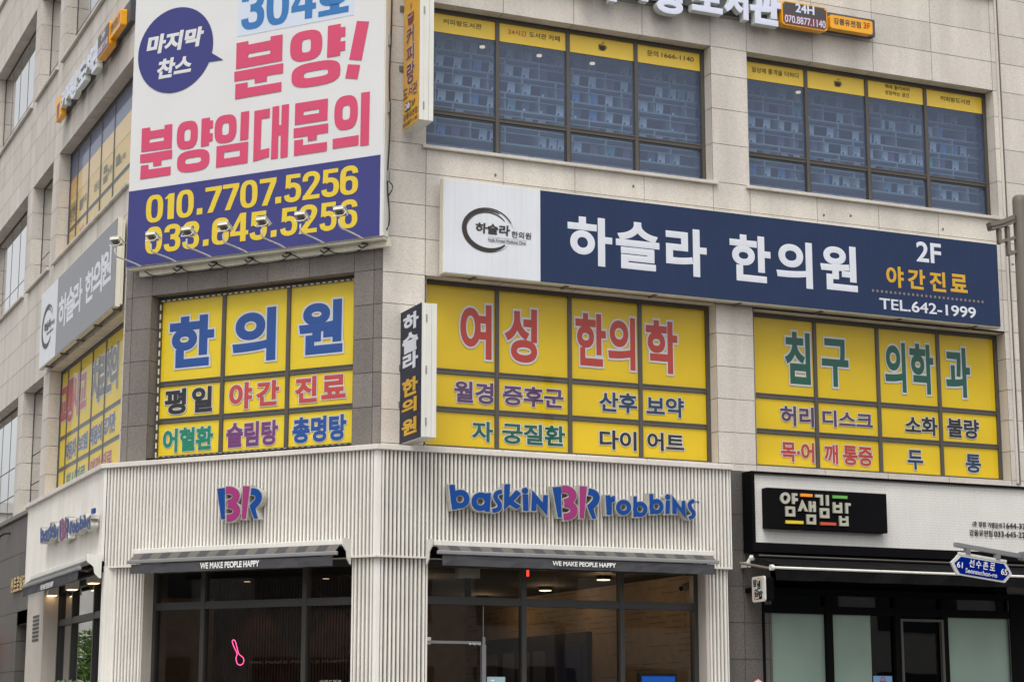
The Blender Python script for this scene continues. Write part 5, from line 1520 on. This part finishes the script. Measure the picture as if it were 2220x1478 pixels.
for s, b in (('(주 얌샘', (8.253,4.112,8.466,4.187)), ('가맹문의', (8.495,4.112,8.73,4.183)), ('1644-3377', (8.761,4.114,9.234,4.188)), ('강릉유천점', (8.196,3.995,8.569,4.076)), ('033-645-2277', (8.598,3.999,9.214,4.071))):
    text(g, s, b, q, 'black', .004, back=q - .006)
g.build_parts('lettering', rest)
# the brand board
bd = (5.035,3.969,6.829,4.467)
zt1 = (4.467 + 4.47) / 2; zt0 = (3.959 + 3.967) / 2
ux0, ux1 = 5.036, 6.828
t = thing('restaurant_sign', 'black restaurant sign board with beige raised letters and coloured bars', 'sign', fpoint('R', (ux0 + ux1) / 2, .32, zt0))
g = G('R'); g.box(ux0, ux1, zt0, zt1, GO - .049, .32, 'black'); g.build('board', t, bevel=.004)
q = .345
LT = [ # each letter: polygons and holes
 ([('e', (456,290,77,92), (456,288,36,46)), ('p', [(562,210),(645,214),(645,255),(605,253),(605,288),(652,292),(652,338),(606,336),(608,385),(568,383)], None), ('p', [(460,420),(608,428),(614,585),(466,580)], [(501,468),(570,470),(572,538),(504,536)])], 'letter'),
 ([('p', [(728,318),(815,505),(768,502),(735,430),(704,498),(662,498)], None), ('p', [(830,338),(868,340),(868,400),(900,402),(898,342),(936,344),(942,512),(902,510),(900,452),(872,450),(874,512),(836,510)], None), ('p', [(794,550),(942,556),(946,714),(800,708)], [(836,597),(904,600),(906,664),(838,662)])], 'letter'),
 ([('p', [(933,230),(1052,236),(1058,408),(1020,405),(1014,282),(935,276)], None), ('p', [(1108,240),(1146,242),(1152,412),(1112,408)], None), ('p', [(1006,448),(1154,454),(1160,612),(1014,606)], [(1050,495),(1116,498),(1118,564),(1052,560)])], 'letter'),
 ([('p', [(1218,356),(1256,358),(1256,398),(1326,402),(1326,362),(1362,364),(1368,533),(1222,526)], [(1258,444),(1328,447),(1330,487),(1260,484)]), ('p', [(1418,368),(1502,373),(1502,414),(1460,412),(1464,540),(1424,536)], None), ('p', [(1318,574),(1356,576),(1358,612),(1428,616),(1426,580),(1464,582),(1470,740),(1326,734)], [(1360,648),(1428,652),(1430,690),(1362,688)])], 'letter')]
c_pt = {}
def m8(pts): return None
GB = [[(4.875,4.55)][0], [(6.737,4.642)][0], [(4.857,3.926)][0], [(6.71,3.998)][0]]
def bil(x, y):
    a, b = x / 2000, y / 800
    return tuple((GB[0][k] * (1 - a) + GB[1][k] * a) * (1 - b) + (GB[2][k] * (1 - a) + GB[3][k] * a) * b for k in (0, 1))
for pcs, nm in LT:
    g = G('R')
    for i, (ty, a, h) in enumerate(pcs):
        if ty == 'e':
            o_ = [bil(a[0] + a[2] * math.cos(k * math.pi / 14), a[1] + a[3] * math.sin(k * math.pi / 14)) for k in range(28)]; hh = [[bil(h[0] + h[2] * math.cos(k * math.pi / 14), h[1] + h[3] * math.sin(k * math.pi / 14)) for k in range(28)]]
        else: o_ = [bil(*p) for p in a]; hh = [[bil(*p) for p in h]] if h else []
        g.poly(o_, q - .0005 * i, 'beige_letter', back=.321, holes=hh)
    g.build(nm, t)
for m, pts in (('bar_orange', [(698,214),(888,226),(888,272),(700,264)]), ('bar_green', [(1214,244),(1451,256),(1451,302),(1216,292)]), ('bar_yellow', [(466,645),(744,656),(746,704),(466,695)]), ('bar_red', [(1014,672),(1270,684),(1270,729),(1016,720)])):
    g = G('R'); g.poly([bil(*p) for p in pts], q - .004, m, back=.321); g.build('colour_bar', t)

# black awning of the restaurant
t = thing('awning', 'black awning with a white front bar over the restaurant front', 'awning', fpoint('R', 7.5, .5, 2.6))
ab0, ab1 = (4.705,3.433), (8.457,3.397)
zb_ = (ab0[1] + ab1[1]) / 2
zv_ = (3.284 + 3.255) / 2
zh = 3.617
ax1 = 10.3
g = G('R'); g.box(fx0 + .02, ax1, zh - .02, zh + .02, .16, .27, 'black'); g.tube([(fx0 + .06, zh, .27), (ax1, zh, .27)], .014, 'frame', 6); g.build('cassette', t)
g = G('R'); n = 24
r = random.Random(4)
def sag(u, k): return -.02 * math.sin(math.pi * k) + .012 * math.sin(u * 2.1) * k
for i in range(n):
    a, b = fx0 + .1 + (ax1 - fx0 - .1) * i / n, fx0 + .1 + (ax1 - fx0 - .1) * (i + 1) / n
    for j in range(4):
        k0, k1 = j / 4, (j + 1) / 4
        f = lambda u, k: (max(u, ab0[0] + .02) if k > .6 else u, zh - .03 + (zb_ + .02 - zh + .03) * k + sag(u, k), .27 + (.93 - .27) * k)
        g.face3([f(a, k1), f(b, k1), f(b, k0), f(a, k0)], 'black_cloth')
g.build('canopy', t)
g = G('R'); g.tube([(ab0[0], zb_, .95), (ax1, zb_, .95)], .016, 'white_metal', 10); g.tube([(ab0[0] - .03, zb_, .95), (ab0[0] + .01, zb_, .95)], .036, 'white_metal', 10); g.build('front_bar', t)
g = G('R'); n = 26
top = [g.pt(ab0[0] + .03 + (ax1 - ab0[0]) * i / n, zb_ - .015, .952) for i in range(n + 1)]
bot = [g.pt(ab0[0] + .06 + (ax1 - ab0[0]) * i / n, zv_ + r.uniform(-.006, .006), .95 + r.uniform(-.02, .02)) for i in range(n + 1)]
for i in range(n): g.f.append([bot[i], bot[i + 1], top[i + 1], top[i]]); g.m.append(g.mi('black_cloth'))
g.build('valance', t)
g = G('R')
k0 = (4.841,3.508); k1 = (4.87,3.595)
g.box(k0[0] - .02, k0[0] + .03, k0[1] - .03, k0[1] + .04, .01, .16, 'white_metal'); g.tube([(k1[0], k1[1], .16), (k1[0] + .03, k1[1], .2)], .035, 'white_metal', 10); g.tube([(k0[0], k0[1] + .02, .14), (k1[0], k1[1], .17)], .022, 'white_metal', 8)
g.tube([(k0[0], k0[1], .16), (ab0[0] - .15, k0[1] - .01, .45), (ab0[0] + .05, zb_ - .02, .93)], .016, 'steel_brown', 8); g.build('folding_arm', t)

# restaurant shop window
RS = .02
gz = 2.98
gx0 = 5.115
gms = [6.102,7.151,7.883]
gx1 = 8.989
zg1 = 3.25
rw = thing('restaurant_shopfront', 'black-framed restaurant front with frosted panes and a glass door', 'shopfront', fpoint('R', 7.0, 0, .14))
g = G('R'); o0, o1 = RS - .12, RS
g.box(gx0, gx0 + .03, .14, zg1, o0, o1, 'black'); g.box(gx1 - .05, gx1 + .22, .14, zg1, o0, o1, 'black'); g.box(gx0 + .03, gx1 - .05, zg1 - .08, zg1, o0, o1 - .004, 'black')
for m in gms: g.box(m - .05, m + .05, .14, zg1 - .08, o0, o1 - .002, 'black')
ed = [gx0 - .02] + gms + [gx1]
for a, b in zip(ed, ed[1:]): g.box(a + .05, b - .05, gz - .05, gz + .05, o0, o1 - .006, 'black')
g.box(gx0, gx1, .14, .3, o0 + .02, o1 - .01, 'black')
g.build('frame', rw)
g = G('R')
for i, (a, b) in enumerate(zip(ed, ed[1:])):
    g.quad(a + .04, gz, b - .04, zg1 - .06, RS - .06, 'glass_dark')
    if i == 1:
        m = 6.76; g.quad(m, .25, b - .04, gz, RS - .06, 'glass_dark')
    if i == 2: g.quad(a + .04, .25, b - .04, gz, RS - .07, 'glass_dark')
g.build('pane', rw)
g = G('R')
for i, (a, b) in enumerate(zip(ed, ed[1:])):
    if i == 1: b = 6.76 + .04
    if i != 2: g.quad(a + .045, .25, b - .045, gz - .05, RS - .058, 'frosted')
g.build('frosted_pane', rw)
dx0, dx1, dz = 7.219, 7.827, 2.875
g = G('R')
g.box(dx0 - .035, dx0, .2, dz + .02, RS - .05, RS + .004, 'frame'); g.box(dx1 - .005, dx1 + .03, .2, dz + .02, RS - .05, RS + .004, 'frame'); g.box(dx0, dx1 - .005, dz - .01, dz + .02, RS - .05, RS + .003, 'frame')
g.build('door', rw)
g = G('R'); b = (6.766,2.084,7.053,2.164); g.box(b[0], b[2], b[1] - .2, b[3], RS - .05, RS - .045, 'poster_sky')
u_ = (b[0] + b[2]) / 2; g.poly([(u_ - .06, b[1] - .1), (u_ + .06, b[1] - .1), (u_ + .05, b[1] + .02), (u_ - .05, b[1] + .02)], RS - .042, 'v_red'); g.poly(stroke([(u_ - .03, b[1] + .02), (u_ - .02, b[1] + .06), (u_ + .02, b[1] + .06), (u_ + .03, b[1] + .02)], .012), RS - .041, 'v_red')
tag(g.build('poster'), 'sky-blue poster with a red bag outline beside the restaurant door', 'poster')
g = G('R'); g.quad(5.2, .1, 10.2, 3.4, -3.0, 'void'); g.face3([(5.2, .12, .0), (10.2, .12, 0), (10.2, .12, -3), (5.2, .12, -3)], 'floor_in'); g.face3([(5.2, 3.35, -3), (10.2, 3.35, -3), (10.2, 3.35, 0), (5.2, 3.35, 0)], 'void')
g.face3([(5.2, .1, 0), (5.2, .1, -3), (5.2, 3.4, -3), (5.2, 3.4, 0)], 'void'); g.face3([(10.2, .1, -3), (10.2, .1, 0), (10.2, 3.4, 0), (10.2, 3.4, -3)], 'void'); structure(g.build('restaurant_interior'))
g = G('R'); b = (8.949,3.226,9.164,3.357); r = random.Random(8)
pts = [(b[0], b[3]), (b[2], b[3]), (b[2] + .02, b[1] + .05), (b[2] - .08, b[1]), (b[0] + .08, b[1] + .02)]
g.poly(pts, -.28, 'v_green', back=-.36); g.poly([(b[0] + .08, b[3] - .02), (b[2] - .04, b[3] - .02), (b[2] - .05, b[1] + .06), (b[0] + .15, b[1] + .07)], -.276, 'yellowgreen'); tag(g.build('parcel'), 'green and yellow bag hanging high inside the restaurant', 'bag')

# small projecting restaurant sign
sx3 = 4.863
p0, p1 = (0.195,3.352), (0.49,3.04)
t = thing('projecting_sign', 'small white rounded projecting restaurant sign on the dark granite pier', 'sign', (4.92, -(p0[0] + p1[0]) / 2, p1[1]))
g = G((4.863, 0)); b = (p0[0], p1[1], p1[0], p0[1]); g.poly(rr(b, .035), 0.0, 'white_metal', back=-.025); g.build('face_panel', t)
g = G((4.863, 0)); g.poly(rr((b[0] + .01, b[1] + .01, b[2] - .004, b[3] - .01), .03), -.026, 'black', back=-.14); g.build('sign_box', t)
g = G((4.863, 0)); q = .003; W_, H_ = b[2] - b[0], b[3] - b[1]
bx = lambda x0, y0, x1, y1: (b[0] + W_ * x0, b[3] - H_ * y1, b[0] + W_ * x1, b[3] - H_ * y0)
text(g, '얌', bx(.10, .10, .40, .40), q, 'black', .05); text(g, '샘', bx(.40, .16, .70, .50), q, 'black', .05); text(g, '김', bx(.20, .48, .50, .80), q, 'black', .05); text(g, '밥', bx(.52, .56, .86, .90), q, 'black', .05)
for m, v in (('bar_orange', (.45, .06, .70, .09)), ('bar_green', (.76, .06, .80, .50)), ('bar_red', (.20, .56, .25, .92)), ('v_red', (.30, .87, .58, .91))): c = bx(*v); g.quad(c[0], c[1], c[2], c[3], q, m)
g.build_parts('lettering', t)
g = G('R'); g.box(4.88, 4.97, (b[1] + b[3]) / 2 - .03, (b[1] + b[3]) / 2 + .03, .003, b[0] + .03, 'black'); g.build_pieces('bracket', t)
# warning plate
u, z = (5.031,2.085)
g = G('R'); hexp = lambda s: [(u + s * x, z - .10 + s * y) for x, y in ((0, 1), (.86, .5), (.86, -.5), (0, -1), (-.86, -.5), (-.86, .5))]
g.poly(hexp(.135), .012, 'v_red', back=.002); g.poly(hexp(.122), .014, 'white_metal'); text(g, 'CCTV', (u - .085, z - .07, u + .01, z - .04), .018, 'v_red', .03); text(g, '작동중', (u + .02, z - .07, u + .09, z - .04), .018, 'v_red', .03)
tag(g.build('warning_plate'), 'white hexagonal camera notice with a red rim on the dark granite pier', 'sign')

# gold building name on the west dark stone and the red shop things at the edge
g0 = (-7.214,3.619,-5.922,3.76)
t = thing('building_name', 'gold raised building name on the dark west wall', 'sign', fpoint('L', (g0[0] + g0[2]) / 2, .05, g0[1]))
nz1, nz0 = 3.781, 3.563
for k, s in enumerate('센트로빌딩'):
    w_ = (g0[2] - g0[0]) / 5
    letter_solid(t, 'L', s, (g0[0] + w_ * k + .03, nz0, g0[0] + w_ * (k + .94), nz1), .05, .006, 'gold_letter', 'copper', .03)
u0 = -7.665
g = G('L'); g.box(u0 - 2.6, u0 - .75, 2.55, 2.95, .01, .25, 'red_cloth'); g.box(u0 - 2.5, u0 - .8, 2.2, 2.53, .02, .2, 'v_ink'); tag(g.build('shop_awning'), 'red awning at the far end of the west wall', 'awning')
g = G('L'); p = (-7.729,4.52)
g.tube(spline([(p[0], p[1] + .03, .01), (p[0] - .1, p[1] + .03, .07), (p[0] - .2, p[1] - .01, .13), (p[0] - .2, p[1] - .05, .14)], 3), .018, 'cable', 6); tag(g.build('wall_pipe'), 'short black curved pipe on the dark west wall', 'pipe')
# entrance recess on the west side
g = G('L'); g.quad(LD[0], .14, LD[1], 3.05, -.9, 'void'); g.box(LD[0] + .05, LD[1] - .05, 2.3, 2.36, -.42, -.36, 'frame'); g.box(LD[0] + .02, LD[0] + .09, .14, 3.0, -.42, -.355, 'frame'); g.box(LD[1] - .55, LD[1] - .5, .14, 2.3, -.42, -.36, 'frame')
en = g.build('entrance', bld)
g = G('L'); g.quad(LD[0] + .09, 2.36, LD[1], 3.05, -.40, 'glass_side'); g.build('pane', en)

# ------------------------------------------------------------------ street furniture
pole_p = Vector((4.95,-5.577,5.585))
t = thing('street_lamp', 'grey-brown street lamp post with a latticed eave bracket at the right edge', 'street lamp', (pole_p.x, pole_p.y, .14))
zt_ = (4.754,-5.774,6.927)[2]
FACES['P'] = (Vector((pole_p.x, pole_p.y)), Vector((math.cos(rad(-12)), math.sin(rad(-12)))))
g = G('P'); g.tube([(0, .14, 0), (0, .5, 0), (0, .52, 0), (0, zt_ - .06, 0), (0, zt_ - .02, 0), (0, zt_, 0)], [.12, .12, .088, .076, .07, .05], 'steel_brown', 20); g.build('post', t, smooth=False)
s_ = 1 / 4.345 / 212.1       # metres per survey unit at the post
X = lambda x: (x - 885) * s_
Y = lambda y: zt_ - (y - 128) * s_
g = G('P')
top = [(548, 412), (640, 392), (720, 362), (800, 325)]; und = [(568, 486), (640, 466), (720, 440), (805, 405)]
t_ = [(X(a), Y(b)) for a, b in top]; u_ = [(X(a), Y(b)) for a, b in und]
ts, us_ = spline(t_, 4), spline(u_, 4)
g.poly(ts + us_[::-1], .05, 'steel_brown', back=-.05)
mid = [((a[0] * .45 + b[0] * .55), (a[1] * .45 + b[1] * .55)) for a, b in zip(ts, us_)]
g.poly(mid + [(p[0], p[1] - .012) for p in mid[::-1]], .054, 'frame_dark', back=-.054)
for x0, x1, y0, y1 in ((640, 672, 470, 612), (728, 758, 440, 720)):
    g.box(X(x0), X(x1), Y(y1), Y(y0), -.03, .03, 'steel_brown')
g.poly([(X(640), Y(612)), (X(640), Y(585)), (X(812), Y(530)), (X(812), Y(560))], .028, 'steel_brown', back=-.028)
g.poly([(X(735), Y(720)), (X(735), Y(695)), (X(818), Y(668)), (X(818), Y(698))], .028, 'steel_brown', back=-.028)
g.build('eave_bracket', t)
g = G('P')
for y in (545, 690, 790): g.tube([(-.085, Y(y), -.03), (-.105, Y(y), -.04)], .016, 'steel', 8)
g.box(X(770), X(812), Y(700), Y(672), -.02, .02, 'steel'); g.build_pieces('bolt', t)

# road name sign on an arm of the post
rs = Vector((4.726,-4.955,3.123))
FACES['S'] = (Vector((rs.x, rs.y)), Vector((math.cos(rad(0)), math.sin(rad(0)))))
an = rad(-6.3)
xf = lambda u, z: (u * math.cos(an) - (z - rs.z) * math.sin(an), rs.z + u * math.sin(an) + (z - rs.z) * math.cos(an))
t = thing('road_sign', 'blue road name sign hanging tilted from a grey arm at the right edge', 'road sign', (rs.x, rs.y, rs.z - .15))
k_ = 1.13 / 9.239 / 212.1 / .93; kz_ = 1.06 / 9.239 / 212.1
hw, hh = 615 * k_ , 190 * kz_
outl = [(-hw, .012), (-hw * .86, hh * .62), (-hw * .78, hh), (hw * .78, hh), (hw * .86, hh * .66), (hw, .0), (hw * .86, -hh * .66), (hw * .78, -hh), (-hw * .78, -hh), (-hw * .86, -hh * .66)]
ou = [(a, rs.z + b) for a, b in outl]; inn = [(a * .90, rs.z + b * .84) for a, b in outl]
g = G('S', xf); g.poly(ou, .012, 'sign_rim', back=-.012); g.box(-hw * .76, hw * .80, rs.z + hh + .003, rs.z + hh + .028, -.012, .016, 'white_metal'); g.build('plate', t)
g = G('S', xf); g.poly(inn, .016, 'road_blue'); g.build('blue_face', t)
g = G('S', xf)
T_ = lambda s, x0, x1, y0, y1, b: text(g, s, ((x0) * k_, rs.z + y0 * kz_, (x1) * k_, rs.z + y1 * kz_), .021, 'white_text', b)
for k, s in enumerate('선수촌로'): T_(s, -265 + k * 139, -160 + k * 139, -8, 142, .014)
T_('Seonsuchon-ro', -330, 305, -128, -40, .014); T_('61', -505, -390, -60, 54, .018); T_('65', 380, 508, -50, 66, .018)
g.build_parts('lettering', t)
g = G('S', xf)
for u in (-295 * k_, 310 * k_): g.box(u - .028, u + .028, rs.z + hh + .02, rs.z + hh + .085, -.02, .024, 'steel')
g.build_pieces('hanger', t)
pu = .60
g = G('S', xf); g.box(-545 * k_, pu * .995, rs.z + hh + .075, rs.z + hh + .118, -.022, .022, 'aluminium'); g.box(pu - .11, pu + .08, rs.z + hh + .06, rs.z + hh + .14, -.04, .04, 'steel'); g.build('arm', t)

# planting in front of the west window
def foliage(g, c, r, n, size, m, rnd, squash=1.0):
    for _ in range(n):
        while True:
            v = Vector((rnd.uniform(-1, 1), rnd.uniform(-1, 1), rnd.uniform(-1, 1)))
            if v.length < 1: break
        p = Vector(c) + Vector((v.x * r, v.y * r, v.z * r * squash))
        a = Vector((rnd.uniform(-1, 1), rnd.uniform(-1, 1), rnd.uniform(-.6, .6))).normalized(); b = a.orthogonal().normalized()
        b.rotate(Matrix.Rotation(rnd.uniform(0, 6.28), 3, a))
        s = size * rnd.uniform(.6, 1.3)
        q = [p - a * s, p + b * s * .35, p + a * s, p - b * s * .35]
        g.face3([(k.x, k.z, k.y) for k in q], m)
pp = fpoint('L', 1.741, .9, 2.077)
t = thing('potted_shrub', 'small green shrub tip in front of the west shop window', 'plant', (pp.x, pp.y, .14))
rnd = random.Random(5)
g = G(None); g.tube([(pp.x, .14, pp.y), (pp.x, .5, pp.y)], .16, 'steel_brown', 16); g.build('pot', t)
g = G(None); foliage(g, (pp.x, pp.y, pp.z - .30), .26, 520, .045, 'leaf_pine', rnd, 1.2); g.build('crown', t)
g = G(None); g.tube([(pp.x, .5, pp.y), (pp.x, pp.z - .2, pp.y)], .02, 'bark', 8); g.build('stem', t)

def tree(x, y, h, r, label, seed, m):
    rnd = random.Random(seed)
    t = thing('street_tree', label, 'tree', (x, y, .14), 'street trees across the roads')
    g = G(None); g.tube([(x, .14, y), (x + .05, h * .3, y), (x - .05, h * .55, y + .05), (x, h * .85, y)], [.11, .085, .06, .02], 'bark', 9)
    for k in range(7):
        a = rnd.uniform(0, 6.28); z0 = h * rnd.uniform(.3, .6); l = r * rnd.uniform(.6, .95)
        g.tube([(x, z0, y), (x + l * .5 * math.cos(a), z0 + .3 * l, y + l * .5 * math.sin(a)), (x + l * math.cos(a), z0 + .75 * l, y + l * math.sin(a))], [.045, .03, .01], 'bark', 6)
    g.build('trunk', t)
    g = G(None)
    for k in range(30):
        a, e = rnd.uniform(0, 6.28), rnd.uniform(-.7, 1)
        rr2 = r * rnd.uniform(.3, .85) * math.sqrt(1 - min(.9, abs(e)) ** 2)
        foliage(g, (x + rr2 * math.cos(a), y + rr2 * math.sin(a), h * .66 + e * h * .30), r * rnd.uniform(.22, .42), 170, .07, m, rnd, .8)
    g.build('crown', t)
tree(-4.7, 13.0, 3.2, .8, 'young bushy tree mirrored in the west shop window', 3, 'leaf')
tree(-5.6, 19.0, 3.4, 1.2, 'taller street tree mirrored behind the young one', 4, 'leaf')
tree(6.0, -27.0, 6.0, 2.0, 'street tree across the road in front of the long facade', 6, 'leaf_dark')
tree(-3.0, -28.0, 5.5, 1.8, 'street tree across the road opposite the corner', 8, 'leaf_dark')
tree(-20.5, -4.0, 5.8, 1.9, 'street tree across the side road facing the chamfer', 9, 'leaf_dark')

# buildings on the other sides of the crossing (seen as reflections)
def block(name, label, x0, x1, y0, y1, h, m, nx, nz, side, seed):
    t = thing(name, label, 'building', ((x0 + x1) / 2, (y0 + y1) / 2, 0))
    g = G(None); g.box(x0, x1, 0, h, y0, y1, m); g.box(x0 - .1, x1 + .1, h, h + .4, y0 - .1, y1 + .1, m); g.build('wall', t)
    for i in range(nx):
        for j in range(nz):
            z0 = 1.0 + j * (h - 1) / nz; z1 = z0 + (h - 1) / nz * .62
            g = G(None)
            if side == 'y':
                a = x0 + (x1 - x0) * (i + .15) / nx; b = x0 + (x1 - x0) * (i + .85) / nx
                g.box(a, b, z0, z1, y1 + .005, y1 + .06, 'far_glass')
            else:
                a = y0 + (y1 - y0) * (i + .15) / nx; b = y0 + (y1 - y0) * (i + .85) / nx
                g.box(x1 + .005, x1 + .06, z0, z1, a, b, 'far_glass')
            g.build('window', t)
block('shop_building', 'low pale shop building across the main road', -24, 44, -46, -34, 8.0, 'far_wall', 14, 2, 'y', 1)
block('shop_building', 'low grey shop building across the side road', -52, -33, -30, 40, 8.5, 'far_wall_grey', 12, 2, 'x', 2)
block('shop_building', 'pale three-storey building at the far end of the side road', -24, -2.5, 56, 66, 9.5, 'far_wall', 4, 3, 'y', 3)

# ------------------------------------------------------------------ tidy
for o in bpy.data.objects:
    if '_w' in o: del o['_w']
